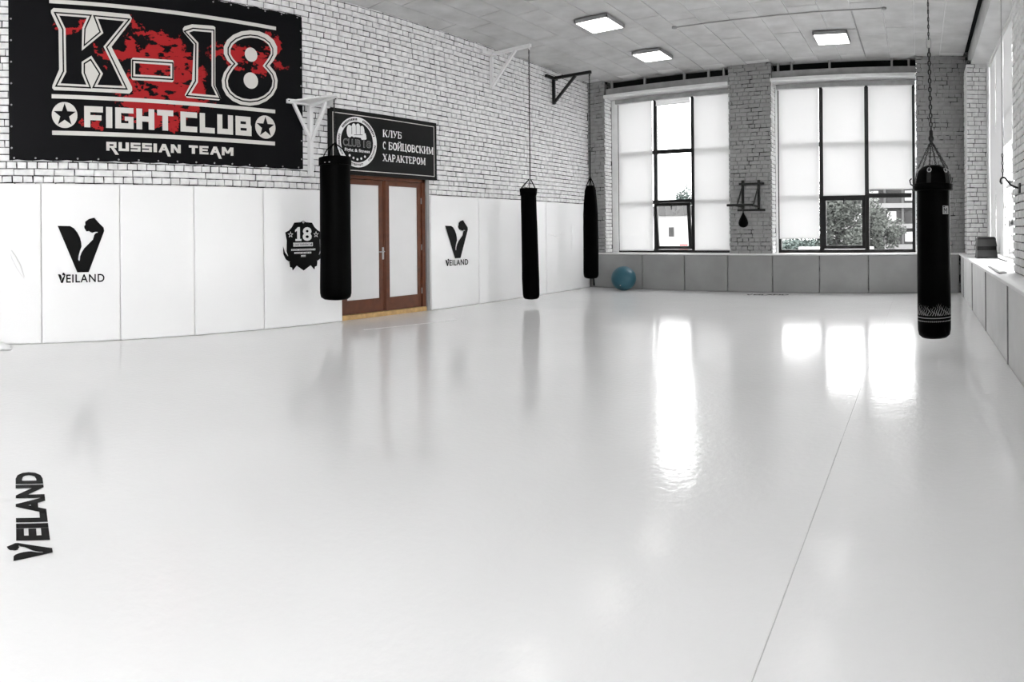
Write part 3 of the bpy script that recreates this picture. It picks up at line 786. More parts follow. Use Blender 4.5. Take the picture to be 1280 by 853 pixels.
# slab-serif Cyrillic capitals drawn with strokes on a 10-unit high grid
def arc(cx, cy, rx, ry, a0, a1, k=10): return [(cx + rx * cos(radians(a0 + (a1 - a0) * i / k)), cy + ry * sin(radians(a0 + (a1 - a0) * i / k))) for i in range(k + 1)]
T, H_ = 1.7, .8      # thick / thin
GL = {
 'К': (8.2, [(T, [(1.5, 0), (1.5, 10)]), (H_, [(1.5, 4.6), (3.3, 5.2), (6.6, 9.6)]), (T, [(3.4, 5.4), (6.9, .3)])], [(1.5, 0), (1.5, 10), (6.9, 0), (6.6, 10)]),
 'Л': (8.4, [(H_, [(.6, .6), (1.5, .6), (3.0, 9.6)]), (T, [(6.5, 0), (6.5, 10)]), (H_, [(2.6, 9.6), (6.5, 9.6)])], [(6.5, 0)]),
 'У': (7.8, [(T, [(1.3, 9.6), (4.1, 3.4)]), (H_, [(6.6, 9.6), (3.6, 2.2), (2.6, .5), (1.0, .7)])], [(1.3, 10), (6.5, 10)]),
 'Б': (7.2, [(T, [(1.5, 0), (1.5, 10)]), (H_, [(1.5, 9.6), (6.2, 9.6), (6.2, 8.2)]), (1.2, [(1.5, 5.6), (4.2, 5.6)] + arc(4.2, 3.0, 2.0, 2.6, 90, -90) + [(1.5, .4)])], [(1.5, 0)]),
 'С': (7.2, [(T, arc(4.0, 5, 2.7, 4.5, 60, 300, 14)), (H_, [(5.4, 8.8), (5.9, 9.6), (5.9, 7.0)])], []),
 'О': (7.8, [(T, arc(3.9, 5, 2.7, 4.5, 0, 360, 20))], []),
 'И': (8.6, [(T, [(1.5, 0), (1.5, 10)]), (T, [(6.8, 0), (6.8, 10)]), (H_, [(1.7, 1.2), (6.6, 8.8)])], [(1.5, 0), (1.5, 10), (6.8, 0), (6.8, 10)]),
 'Ц': (8.6, [(T, [(1.5, 0), (1.5, 10)]), (T, [(6.4, 0), (6.4, 10)]), (H_, [(1.5, .4), (8.0, .4), (8.0, -1.6)])], [(1.5, 10), (6.4, 10)]),
 'В': (7.2, [(T, [(1.5, 0), (1.5, 10)]), (1.2, [(1.5, 9.6), (3.8, 9.6)] + arc(3.8, 7.5, 1.8, 2.1, 90, -90) + [(1.5, 5.4)]), (1.2, [(1.5, 5.4), (4.0, 5.4)] + arc(4.0, 2.9, 2.1, 2.5, 90, -90) + [(1.5, .4)])], []),
 'М': (10, [(H_, [(1.5, 0), (1.5, 10)]), (T, [(1.7, 9.6), (4.9, 1.2)]), (H_, [(4.9, 1.2), (8.0, 9.6)]), (T, [(8.2, 0), (8.2, 10)])], [(1.5, 0), (8.2, 0), (8.3, 10), (1.3, 10)]),
 'Х': (8, [(T, [(1.4, 9.8), (6.6, .2)]), (H_, [(6.4, 9.8), (1.4, .2)])], [(1.4, 0), (6.6, 0), (1.4, 10), (6.4, 10)]),
 'А': (8, [(H_, [(1.2, 0), (3.9, 9.8)]), (T, [(3.8, 9.8), (6.6, 0)]), (H_, [(2.2, 3.2), (5.6, 3.2)])], [(1.2, 0), (6.6, 0)]),
 'Р': (7, [(T, [(1.5, 0), (1.5, 10)]), (1.2, [(1.5, 9.6), (3.8, 9.6)] + arc(3.8, 7.1, 1.9, 2.5, 90, -90) + [(1.5, 4.6)])], [(1.5, 0)]),
 'Т': (7.4, [(T, [(3.6, 0), (3.6, 10)]), (H_, [(.7, 7.8), (.7, 9.6), (6.5, 9.6), (6.5, 7.8)])], [(3.6, 0)]),
 'Е': (7, [(T, [(1.5, 0), (1.5, 10)]), (H_, [(1.5, 9.6), (5.8, 9.6), (5.8, 7.9)]), (H_, [(1.5, 5.2), (4.6, 5.2)]), (H_, [(1.5, .4), (6.0, .4), (6.0, 2.2)])], []),
}
GL['Й'] = (8.6, GL['И'][1] + [(.8, arc(4.15, 12.4, 1.6, 1.3, 180, 360, 8))], GL['И'][2])
def stroke(mb, pts, w, fr, map2, n):
    for i in range(len(pts) - 1):
        a, b = Vector(pts[i]), Vector(pts[i + 1]); d = (b - a)
        if d.length < 1e-6: continue
        d.normalize(); p = Vector((-d.y, d.x)) * w / 2; x = d * w * .25
        mb.poly([map2(*(a - x - p)), map2(*(b + x - p)), map2(*(b + x + p)), map2(*(a - x + p))], fr, n)
def serif_text(mb, s, fr, u0, u1, v0, v1, n):
    tot = sum(GL[c][0] if c != ' ' else 5 for c in s); k = (u1 - u0) / tot; h = (v1 - v0) / 10; x = 0
    for c in s:
        if c == ' ': x += 5; continue
        w, st, se = GL[c]
        mp = lambda a, b, x=x: (u0 + (x + a) * k, v0 + b * h)
        for t_, p in st: stroke(mb, p, t_, fr, mp, n)
        for a, b in se: stroke(mb, [(a - 1.2, .4 if b < 5 else 9.6), (a + 1.2, .4 if b < 5 else 9.6)], .8, fr, mp, n)
        x += w
for s, a, b, c, d in (('КЛУБ', 6.385, 6.80, 2.912, 3.024), ('С', 6.383, 6.455, 2.712, 2.832), ('БОЙЦОВСКИМ', 6.505, 7.535, 2.712, 2.832), ('ХАРАКТЕРОМ', 6.38, 7.345, 2.518, 2.632)):
    q = MB(); serif_text(q, s, SF, a, b, c, d, .003); q.build('serif_lettering', 'print_white', SG)

# ------------------------------------------------------------------ banner
XBN = -7.63
BF = ((XBN, 0, 0), (0, 1, 0), (0, 0, 1), (1, 0, 0))
BN = thing('banner', (XBN, 2.78, 2.29), 'large black vinyl banner with red splatter and pale fight club lettering', 'banner')
q = MB(); nu, nv = 40, 22; vs = []; fs = []
def bw(u, v):      # gentle drape
    ed = min(u - .68, 4.885 - u, v - 2.30, 4.56 - v)
    return .006 * sin(u * 2.3 + v) * sin(v * 2.1) * min(1, max(0, ed) * 5) - .012
for j in range(nv + 1):
    for i in range(nu + 1):
        u = .69 + (4.885 - .69) * i / nu; v = 2.295 + (4.565 - 2.295) * j / nv
        if j in (0, nv) and i % 3 == 1: v += .012 * (1 if j == 0 else -1)
        vs.append(P3(BF, u, v, bw(u, v)))
for j in range(nv):
    for i in range(nu): fs.append((j * (nu + 1) + i, j * (nu + 1) + i + 1, (j + 1) * (nu + 1) + i + 1, (j + 1) * (nu + 1) + i))
q.add(vs, fs, True)
o = len(q.v); q.add([(p[0] - .004, p[1], p[2]) for p in vs], [f[::-1] for f in fs], True)
q.build('sheet', 'banner', BN)
for (u, v) in [(.75 + k * .27, v) for k in range(16) for v in (2.325, 4.53)] + [(u, 2.45 + k * .27) for k in range(8) for u in (.72, 4.855)]:
    q = MB(); q.ring2((u, v), .004, .012, BF, .0, 10); q.build('eyelet', 'grey_steel', BN)
K = [(1.317, 4.141), (1.706, 4.136), (1.64, 3.989), (1.63, 3.72), (1.894, 3.948), (1.821, 4.133), (2.205, 4.129), (1.918, 3.77), (2.173, 3.268), (1.807, 3.264), (1.885, 3.421), (1.744, 3.63), (1.628, 3.552), (1.627, 3.416), (1.692, 3.259), (1.327, 3.262), (1.409, 3.422), (1.404, 3.963)]
KO = [(1.229, 4.192), (1.261, 4.225), (1.74, 4.222), (2.257, 4.218), (2.29, 4.172), (2.273, 4.122), (2.014, 3.776), (2.286, 3.275), (2.286, 3.226), (2.249, 3.185), (1.262, 3.185), (1.238, 3.212), (1.243, 3.25), (1.328, 3.451), (1.324, 3.959), (1.229, 4.16)]
DS = [(2.32, 3.597), (2.827, 3.606), (2.825, 3.438), (2.318, 3.43)]
DO = [(2.276, 3.633), (2.303, 3.658), (2.852, 3.671), (2.866, 3.649), (2.864, 3.398), (2.842, 3.376), (2.294, 3.366), (2.274, 3.388)]
ON = [(3.067, 4.065), (3.151, 4.102), (3.428, 4.115), (3.421, 3.378), (3.499, 3.238), (3.092, 3.239), (3.2, 3.41), (3.212, 3.936)]
OO = [(2.999, 4.104), (3.024, 4.141), (3.133, 4.181), (3.448, 4.2), (3.477, 4.183), (3.47, 3.383), (3.552, 3.218), (3.521, 3.185), (3.052, 3.185), (3.02, 3.219), (3.127, 3.42), (3.156, 3.913), (3.006, 4.065)]
EP = [(3.802, 3.718), (3.73, 3.783), (3.692, 3.844), (3.693, 3.914), (3.732, 3.985), (3.805, 4.048), (3.904, 4.097), (4.018, 4.125), (4.133, 4.129), (4.235, 4.108), (4.311, 4.064), (4.351, 4.001), (4.351, 3.929), (4.309, 3.855), (4.222, 3.74), (4.281, 3.691), (4.347, 3.628), (4.376, 3.549), (4.364, 3.463), (4.313, 3.38), (4.228, 3.31), (4.12, 3.259), (4.001, 3.234), (3.884, 3.237), (3.781, 3.267), (3.702, 3.319), (3.656, 3.39), (3.646, 3.47), (3.674, 3.552), (3.738, 3.648)]
EO = [(3.72, 3.70), (3.65, 3.753), (3.602, 3.838), (3.602, 3.934), (3.652, 4.03), (3.746, 4.116), (3.873, 4.182), (4.019, 4.22), (4.167, 4.225), (4.299, 4.195), (4.397, 4.134), (4.45, 4.047), (4.449, 3.947), (4.395, 3.845), (4.325, 3.762), (4.42, 3.67), (4.455, 3.565), (4.44, 3.451), (4.377, 3.342), (4.273, 3.249), (4.142, 3.184), (3.997, 3.153), (3.854, 3.158), (3.729, 3.199), (3.634, 3.269), (3.578, 3.362), (3.566, 3.468), (3.601, 3.576), (3.667, 3.668)]
circ = lambda c, r, k=20, ry=None: [(c[0] + r * cos(2 * pi * i / k), c[1] + (ry or r) * sin(2 * pi * i / k)) for i in range(k)]
for nm, path, out, hl in (('letter_k', K, KO, ()), ('dash', DS, DO, ()), ('digit_one', ON, OO, ()), ('digit_eight', EP, EO, (circ((4.022, 3.874), .10), circ((4.015, 3.508), .115)))):
    q = MB(); q.poly(out, BF, .002); a = q.build(nm, 'print_pale', BN)
    q = MB(); q.poly(offset_poly(path, .035), BF, .004); q.build('inline', 'print_black', a)
    q = MB(); q.poly(offset_poly(path, .016), BF, .006); q.build('thin_outline', 'print_pale', a)
    q = MB(); q.poly(offset_poly(path, -.010), BF, .008); q.build('fill', 'banner', a)
    if hl:
        for h in hl:
            q = MB(); q.poly(h, BF, .010); q.build('eye', 'print_pale', a)
for (a, b, c, d) in ((1.206, 4.435, 4.283, 4.333), (1.23, 4.41, 3.082, 3.134), (1.233, 4.401, 2.62, 2.675)):
    q = MB(); q.poly([(a, c), (b, c), (b, d), (a, d)], BF, .002); q.build('stripe', 'print_pale', BN)
for c in ((1.395, 2.875), (4.247, 2.873)):
    q = MB(); q.poly(circ(c, .165, 32), BF, .002); a = q.build('star_disc', 'print_pale', BN)
    q = MB(); q.poly(star(c, .15), BF, .004); q.build('star', 'banner', a)
# FIGHT CLUB in square block letters: rectangles on a 5 x 5 grid
BL = {'F': (5, [(0, 0, 1.6, 5), (0, 3.6, 5, 5), (0, 1.7, 4.6, 2.9)]), 'I': (1.7, [(0, 0, 1.7, 5)]), 'G': (5, [(0, 0, 1.6, 5), (0, 3.7, 5, 5), (0, 0, 5, 1.3), (3.6, 0, 5, 2.9), (2.6, 1.9, 5, 2.9)]),
      'H': (5, [(0, 0, 1.6, 5), (3.4, 0, 5, 5), (0, 1.9, 5, 3.2)]), 'T': (4.6, [(0, 3.6, 4.6, 5), (1.5, 0, 3.1, 5)]), 'C': (5, [(0, 0, 1.6, 5), (0, 3.6, 5, 5), (0, 0, 5, 1.4)]),
      'L': (4.6, [(0, 0, 1.6, 5), (0, 0, 4.6, 1.4)]), 'U': (5, [(0, 0, 1.6, 5), (3.4, 0, 5, 5), (0, 0, 5, 1.4)]),
      'B': (5.2, [(0, 0, 1.6, 5), (0, 0, 5.2, 1.3), (0, 3.7, 4.9, 5), (0, 2.0, 5.0, 3.0), (3.6, 0, 5.2, 2.6), (3.4, 2.4, 4.9, 5)])}
BL.update({'R': (5, [(0, 0, 1.5, 5), (0, 3.7, 4.8, 5), (3.4, 1.8, 4.8, 5), (0, 1.7, 4.8, 2.8), [(1.8, 2.2), (3.4, 2.2), (6.0, -2.2), (4.3, -2.2)]]),
           'S': (4.8, [(0, 3.8, 4.8, 5), (0, 1.9, 4.8, 3.1), (0, 0, 4.8, 1.2), (0, 2.0, 1.4, 5), (3.4, 0, 4.8, 3.0)]),
           'A': (5.4, [[(0, 0), (1.9, 5), (3.5, 5), (1.5, 0)], [(2.2, 5), (3.6, 5), (6.2, -2.2), (4.6, -2.2)], (1.2, 1.2, 4.2, 2.2)]),
           'N': (5, [(0, 0, 1.5, 5), (3.5, 0, 5, 5), [(.2, 5), (1.7, 5), (4.8, 0), (3.3, 0)]]),
           'E': (4.6, [(0, 0, 1.5, 5), (0, 3.8, 4.6, 5), (0, 1.95, 4.2, 3.05), (0, 0, 4.6, 1.2)]),
           'M': (6.2, [(0, 0, 1.5, 5), (4.7, 0, 6.2, 5), [(.3, 5), (1.8, 5), (3.8, 1.2), (2.4, 1.2)], [(5.9, 5), (4.4, 5), (2.4, 1.2), (3.8, 1.2)]])})
def block_text(mb, s, fr, u0, u1, v0, v1, n):
    tot = sum(BL[c][0] for c in s) + .8 * (len(s) - 1); k = (u1 - u0) / tot; h = (v1 - v0) / 5; x = 0
    for c in s:
        w, rs = BL[c]
        for rr in rs:
            if isinstance(rr, list):
                mb.poly([(u0 + (x + a) * k, v0 + b * h) for a, b in rr], fr, n); continue
            a, b, e_, f_ = rr
            mb.poly([(u0 + (x + a) * k, v0 + b * h), (u0 + (x + e_) * k, v0 + b * h), (u0 + (x + e_) * k, v0 + f_ * h), (u0 + (x + a) * k, v0 + f_ * h)], fr, n)
        x += w + .8
q = MB(); block_text(q, 'FIGHT', BF, 1.648, 2.852, 2.728, 2.999, .003); block_text(q, 'CLUB', BF, 2.955, 4.022, 2.728, 2.995, .003); q.build('block_lettering', 'print_pale', BN)
for w_, a, b in (('RUSSIAN', 1.935, 2.955), ('TEAM', 3.072, 3.736)):
    q = MB(); block_text(q, w_, BF, a, b, 2.437, 2.55, .003); q.build('team_lettering', 'print_pale', BN)

# ------------------------------------------------------------------ punching bags
def bag_profile(r, z0, z1, top=.0, shoulder=.04, mid=None):
    p = [(r * .35, z0), (r * .75, z0 + .012), (r * .93, z0 + .04), (r * .99, z0 + .09), (r, z0 + .16)]
    for k in range(1, 8):
        z = z0 + .16 + (z1 - shoulder - z0 - .16) * k / 8; p.append((r * (mid(k / 8) if mid else 1.0), z))
    rt = r * (mid(1) if mid else 1)
    p += [(rt, z1 - shoulder), (rt * .99, z1 - .012), (rt * .9 if top == 0 else top, z1)]
    return p
# bag on the white bracket beside the banner
x, y = -7.0, 5.0
B1 = thing('punching_bag', (x, y, .42), 'long black punching bag hanging in front of the brown door', 'punching bag', 'hanging bags')
q = MB(); q.lathe(bag_profile(.222, .42, 2.42, mid=lambda t: 1.0 - .10 * t + .09 * max(0, t - .25)), x, y, 40, .012, (.004, 0)); q.build('body', 'black_leather', B1)
q = MB(); q.lathe([(.226, 2.30), (.23, 2.31), (.23, 2.40), (.226, 2.41)], x + .007, y, 40, .008); q.build('top_band', 'black_leather', B1)
for k in range(4):
    t = k * pi / 2 + .5
    q = MB(); q.tube([(x + .2 * cos(t), y + .2 * sin(t), 2.40), (x + .12 * cos(t), y + .12 * sin(t), 2.53), (x, y, 2.62)], .008, 6); q.build('strap', 'bag_canvas', B1)
q = MB(); q.chain((x, y, 2.61), (x, y, 3.24), .05, .03, .005); q.build('chain', 'dark_chain', B1)
for t in (-1.25, -.95):
    q = MB(); r = .2335; q.add([(x + .007 + r * cos(t + a), y + r * sin(t + a), z) for a, z in ((-.05, 2.32), (.05, 2.32), (.05, 2.335), (-.05, 2.335))], [(0, 1, 2, 3)]); q.build('maker_mark', 'print_grey', B1)

# bag on the middle white bracket
x, y = -6.72, 9.17
B2 = thing('punching_bag', (x, y, .10), 'slim black bag reaching nearly to the floor under the high white bracket', 'punching bag', 'hanging bags')
q = MB(); q.lathe(bag_profile(.158, .10, 2.10, mid=lambda t: 1.03 - .13 * t), x, y, 32, .012, (-.012, -.012)); q.build('body', 'bag_canvas', B2)
q = MB(); q.lathe([(.148, 2.02), (.158, 2.04), (.165, 2.15), (.158, 2.155), (.14, 2.06)], x - .024, y - .024, 32, .02); q.build('top_collar', 'bag_canvas', B2)
for k in range(6):
    t = k * pi / 3
    q = MB(); q.tube([(x - .024 + .155 * cos(t), y - .024 + .155 * sin(t), 2.14), (x - .015 + .1 * cos(t), y - .015 + .1 * sin(t), 2.22), (x, y, 2.34)], .009, 6); q.build('strap', 'grey_steel' if k % 2 else 'bag_canvas', B2)
q = MB(); q.chain((x, y, 2.33), (x, y, 4.74), .06, .03, .006); q.build('chain', 'dark_chain', B2)
# bag on the black bracket
x, y = -6.70, 11.32
B3 = thing('punching_bag', (x, y, .34), 'slim black bag with tapered top hanging under the black bracket', 'punching bag', 'hanging bags')
q = MB(); pr = [(r, z) for r, z in bag_profile(.162, .34, 1.75, mid=lambda t: 1.02 - .04 * t)][:-2] + [(.148, 1.9), (.135, 2.08), (.115, 2.24), (.08, 2.33)]
q.lathe(pr, x, y, 32, .015); q.build('body', 'bag_canvas', B3)
for k in range(4):
    t = k * pi / 2 + .3
    q = MB(); q.tube([(x + .12 * cos(t), y + .12 * sin(t), 2.20), (x + .07 * cos(t), y + .07 * sin(t), 2.36), (x, y, 2.52)], .012, 6); q.build('strap', 'bag_canvas', B3)
q = MB(); q.tube([(x, y, 2.5), (x, y, 3.1)], .016, 8); q.chain((x, y, 3.1), (x, y, 4.70), .06, .03, .006); q.build('chain', 'dark_chain', B3)
q = MB(); q.tube([(x + .06, y, .36), (x + .065, y + .01, .19)], [.013, .017], 8); q.build('tail_rope', 'bag_canvas', B3)

# big bag on chains near the right wall
x, y = .154, 6.4
B4 = thing('punching_bag', (x, y, .20), 'heavy black leather bag with domed cap hanging on a long chain', 'punching bag', 'hanging bags')
q = MB(); q.lathe(bag_profile(.175, .20, 1.80), x, y, 48, .006); q.build('body', 'black_leather', B4)
q = MB(); q.lathe([(.19, 1.735), (.205, 1.745), (.205, 1.80), (.192, 1.81)], x, y, 48, .01); q.build('collar', 'black_leather', B4)
q = MB(); q.lathe([(.186, 1.79), (.182, 1.84), (.172, 1.89), (.155, 1.94), (.12, 1.98), (.06, 2.0)], x, y, 40, .012); cap = q.build('domed_cap', 'black_leather', B4)
for k in range(6):
    t = k * pi / 3 + .26
    c_, s_ = cos(t), sin(t)
    q = MB(); pts = [(.190, 1.76), (.188, 1.84), (.177, 1.90), (.16, 1.955)]
    vs = []
    for r, z in pts:
        for w in (-.022, .022):
            vs.append((x + (r + .006) * c_ - w * s_, y + (r + .006) * s_ + w * c_, z))
    q.add(vs, [(0, 1, 3, 2), (2, 3, 5, 4), (4, 5, 7, 6)]); st_ = q.build('strap', 'rubber', B4)
    q = MB(); rc = Vector((x + .172 * c_, y + .172 * s_, 1.94)); q.link(rc, (-c_ * .35, -s_ * .35, 1), (-s_, c_, 0), .055, .05, .005); q.build('ring', 'grey_steel', st_)
    q = MB(); q.chain(rc + Vector((-.005 * c_, -.005 * s_, .02)), (x - .02, y, 2.26), .034, .022, .0042); q.build('chain_leg', 'dark_chain', B4)
q = MB(); q.sphere((x - .02, y, 2.28), .03, 12, 8, (1, 1, 1.3)); q.lathe([(.012, 2.30), (.02, 2.31), (.02, 2.36), (.012, 2.37)], x - .02, y, 12); q.build('swivel', 'dark_chain', B4)
q = MB(); q.chain((x - .02, y, 2.36), (x - .037, y, 3.22), .062, .042, .0075); q.build('chain', 'dark_chain', B4)
q = MB(); q.link((x - .038, y, 3.27), (0, 0, 1), (1, .3, 0), .12, .06, .007); q.build('carabiner', 'grey_steel', B4)
q = MB(); q.chain((x - .039, y, 3.31), (x - .055, y, 4.93), .05, .022, .005); q.build('upper_chain', 'dark_chain', B4)
q = MB(); q.lathe([(.05, 4.945), (.05, 4.955), (.02, 4.958)], x - .055, y, 16); q.link((x - .055, y, 4.935), (0, 0, 1), (1, 0, 0), .06, .04, .006); q.build('ceiling_eye', 'dark_chain', B4)
# printed flames, dotted ring and label on the bag (wrapped on the cylinder)
def wrap(mb, pts, r=.1765, t0=-pi / 2): mb.add([(x + r * cos(t0 + a / r), y + r * sin(t0 + a / r), z) for a, z in pts], [tuple(range(len(pts)))])
q = MB()
rn = random.Random(2)
for k in range(26):
    a0 = -.29 + k * .0225; h = rn.uniform(.07, .125)
    pr_ = [(a0 + .009 * sin(j * 1.3 + k), .455 + h * j / 7, .0042 * (1 - j / 8)) for j in range(8)]
    for j in range(7):
        a, z, w = pr_[j]; a2, z2, w2 = pr_[j + 1]; wrap(q, [(a - w, z), (a + w, z), (a2 + w2, z2), (a2 - w2, z2)])
q.build('flame_print', 'print_grey', B4)['kind'] = 'stuff'
q = MB()
for k in range(30):
    a0 = -.30 + k * .0205; wrap(q, [(a0, .395), (a0 + .008, .387), (a0 + .016, .395), (a0 + .008, .403)])
for k in range(30):
    a0 = -.30 + k * .0205; wrap(q, [(a0, .425), (a0 + .0205, .425), (a0 + .0205, .433), (a0, .433)])
q.build('dotted_print', 'print_grey', B4)['kind'] = 'stuff'
q = MB(); a0 = .095
wrap(q, [(a0, 1.49), (a0 + .03, 1.49), (a0 + .03, 1.575), (a0, 1.575)]); wrap(q, [(a0 + .03, 1.49), (a0 + .06, 1.49), (a0 + .06, 1.575), (a0 + .03, 1.575)]); wrap(q, [(a0 + .06, 1.49), (a0 + .085, 1.49), (a0 + .085, 1.575), (a0 + .06, 1.575)])
lb = q.build('brand_label', 'print_grey', B4)
q = MB()
for pts in ([(a0 + .012, 1.50), (a0 + .02, 1.50), (a0 + .02, 1.555), (a0 + .012, 1.555)], [(a0 + .02, 1.555), (a0 + .02, 1.54), (a0 + .036, 1.515), (a0 + .036, 1.53)], [(a0 + .036, 1.53), (a0 + .036, 1.515), (a0 + .052, 1.54), (a0 + .052, 1.555)], [(a0 + .052, 1.50), (a0 + .06, 1.50), (a0 + .06, 1.555), (a0 + .052, 1.555)]): wrap(q, pts, .178)
wrap(q, [(a0 + .005, 1.56), (a0 + .03, 1.56), (a0 + .03, 1.57), (a0 + .005, 1.57)], .178)
q.build('label_letter', 'print_black', lb)
q = MB(); q.tube([(x - .19, y - .06, 1.77), (x - .235, y - .07, 1.80), (x - .245, y - .07, 1.84), (x - .225, y - .07, 1.86)], .007, 6); q.build('side_hook', 'dark_chain', B4)

# ------------------------------------------------------------------ wall brackets
W = -7.65
W = -7.622
b = thing('bag_bracket', (W, 5.0, 2.2), 'white steel bracket with triangular top plate beside the banner', 'bracket', 'bag brackets')
q = MB(); q.cbox(W, W + .06, 4.59, 5.33, 3.245, 3.305, .004); q.build('wall_bar', 'white_steel', b)
q = MB(); q.cbox(W - .03, W + .05, 4.97, 5.03, 2.20, 3.245, .004); q.build('wall_post', 'white_steel', b)
q = MB(); q.slab([(W + .06, 4.62), (W + .72, 4.97), (W + .72, 5.03), (W + .06, 5.33)], FL, 3.262, 3.282); q.build('top_plate', 'white_steel', b)
q = MB(); q.bar((W + .05, 5, 3.24), (W + .72, 5, 3.26), .045); q.build('arm', 'white_steel', b)
for p in ((W + .42, 5.0, 3.24), (W + .03, 4.70, 3.25), (W + .03, 5.26, 3.25)):
    q = MB(); q.bar((W + .035, 5.0, 2.72), p, .042); q.build('brace', 'white_steel', b)
for p, p2 in (((W + .06, 4.60, 3.275), (W + .072, 4.60, 3.275)), ((W + .06, 5.31, 3.275), (W + .072, 5.31, 3.275)), ((W + .66, 5, 3.262), (W + .66, 5, 3.225))):
    q = MB(); q.tube([p, p2], .011, 8); q.build('bolt', 'dark_chain', b)
W = -7.65
def bracket(y, z, arm, post, brace, m, label, back=.30):
    b = thing('bag_bracket', (W, y, z - post), label, 'bracket', 'bag brackets')
    q = MB(); q.bar((W + .03, y - back, z), (W + .03, y + .12, z), .06); q.build('wall_bar', m, b)
    q = MB(); q.bar((W + .03, y, z), (W + .03, y, z - post), .055, .055); q.build('wall_post', m, b)
    q = MB(); q.bar((W + .02, y, z), (W + arm, y, z), .06); q.build('arm', m, b)
    q = MB(); q.bar((W + .03, y, z - post + .03), (W + brace, y, z - .02), .05); q.build('brace', m, b)
    q = MB(); q.link((W + arm - .03, y, z - .045), (0, 0, 1), (0, 1, 0), .07, .05, .008); q.build('hook_eye', m, b)
bracket(9.17, 4.80, .97, .66, .62, 'white_steel', 'white steel wall bracket high above the slim bag')
bracket(11.32, 4.76, .99, .58, .60, 'black_steel', 'black steel wall bracket in the back corner under the ceiling')

# ------------------------------------------------------------------ pads along the back and right parapets
bp = ((0, 12.80, 0), (1, 0, 0), (0, 0, 1), (0, -1, 0))
seams = [-7.58, -6.2, -5.15, -4.13, -3.12, -2.1, -1.06, -.02, .845]
lab = ['in the back corner behind the blue ball', 'under the window just past the blue ball', 'under the tilted window sash', 'under the speed ball pier edge with the lowered blind', 'below the speed ball',
       'under the black framed sash', 'under the window pane with the building view', 'behind the chained bag in the corner']
for i in range(8):
    wall_pad(seams[i], seams[i + 1], 'low grey parapet pad ' + lab[i], 60 + i, bp, .80, .004, .045, 'grey_pad', 'parapet_pad', 'grey pads along the back wall', 6, 5, bulge=.002, gap=.007)
rp = ((.86, 0, 0), (0, -1, 0), (0, 0, 1), (-1, 0, 0))
ys = [12.74, 11.9, 9.92, 7.9, 5.92, 3.9, 1.9, -.1, -2.3, -4.5, -7.0, -9.7]
lab = ['tucked into the back corner', 'under the black stepped block', 'under the flat sheet on the ledge', 'beside the pier with the hook', 'of the second niche next to the hook pier', 'of the second niche, middle', 'of the second niche next to the rear pier', 'starting the third niche', 'ending the third niche', 'of the fourth niche', 'at the rear wall']
for i in range(11):
    p_ = wall_pad(-ys[i], -ys[i + 1], 'pale parapet pad of the right wall ' + lab[i], 70 + i, rp, .79, .004, .05, 'sill' if 0 else 'right_pad' if 'right_pad' in MATS else (mat('right_pad', .6, .5, .35, noise=(1.5, .1, 4), bump=(4, .15, .02)) and 'right_pad'), 'parapet_pad', 'pale pads along the right wall', 6, 5, bulge=.002, gap=.007)
    MB().cbox(.849, .872, ys[i + 1] - .004, ys[i + 1] + .012, .01, .785, .002).build('seam_strip', 'lintel', p_)

# ------------------------------------------------------------------ exercise ball
bx, by, br = -6.48, 12.40, .278
E = thing('exercise_ball', (bx, by, 0), 'teal blue exercise ball on the floor by the back wall', 'ball')
q = MB(); prof = []
for i in range(41):
    ph = -pi / 2 + pi * i / 40; r = br * (1 + .006 * sin(i * 2.6)); prof.append((max(.004, r * cos(ph) * 1.03), br * .985 + br * .985 * sin(ph)))
q.lathe(prof, bx, by, 40); q.build('body', 'ball_rubber', E)
q = MB(); q.sphere((bx + .05, by - br * .93, .135), .014, 10, 6, (1, .4, 1)); q.build('valve_plug', 'ball_plug', E)

# ------------------------------------------------------------------ speed ball rack on the middle pier
R_ = thing('speed_ball_rack', (-3.6, YB, 1.8), 'black steel speed ball rack bolted to the middle pier', 'rack')
for xx in (-3.78, -3.42):
    q = MB(); q.bar((xx, YB - .03, 1.76), (xx, YB - .03, 2.43), .05); q.build('upright', 'black_steel', R_)
    q = MB(); q.bar((xx, YB - .03, 1.85), (xx - .03, YB - .42, 1.87), .04); q.bar((xx, YB - .03, 2.32), (xx - .02, YB - .38, 1.9), .025); q.build('arm', 'black_steel', R_)
q = MB(); q.bar((-3.86, YB - .03, 2.35), (-3.30, YB - .03, 2.35), .045); q.build('top_rail', 'black_steel', R_)
q = MB(); q.bar((-3.90, YB - .03, 1.78), (-3.28, YB - .03, 1.78), .045); q.build('bottom_rail', 'black_steel', R_)
q = MB(); q.tube([(-4.02, YB - .42, 1.88), (-3.44, YB - .42, 1.88)], .026, 10); q.build('cross_bar', 'black_steel', R_)
q = MB(); q.lathe([(.004, 1.40), (.06, 1.415), (.095, 1.45), (.105, 1.50), (.09, 1.56), (.06, 1.62), (.03, 1.68), (.012, 1.72), (.01, 1.76)], -3.66, YB - .42, 20)
sb = thing('speed_ball', (-3.66, YB - .42, 1.4), 'small black pear shaped speed ball under its rack', 'punching ball')
q.build('body', 'black_leather', sb)
q = MB(); q.link((-3.66, YB - .42, 1.775), (0, 0, 1), (1, 0, 0), .05, .03, .005); q.tube([(-3.66, YB - .42, 1.79), (-3.66, YB - .42, 1.875)], .006, 6); q.build('swivel', 'dark_chain', sb)

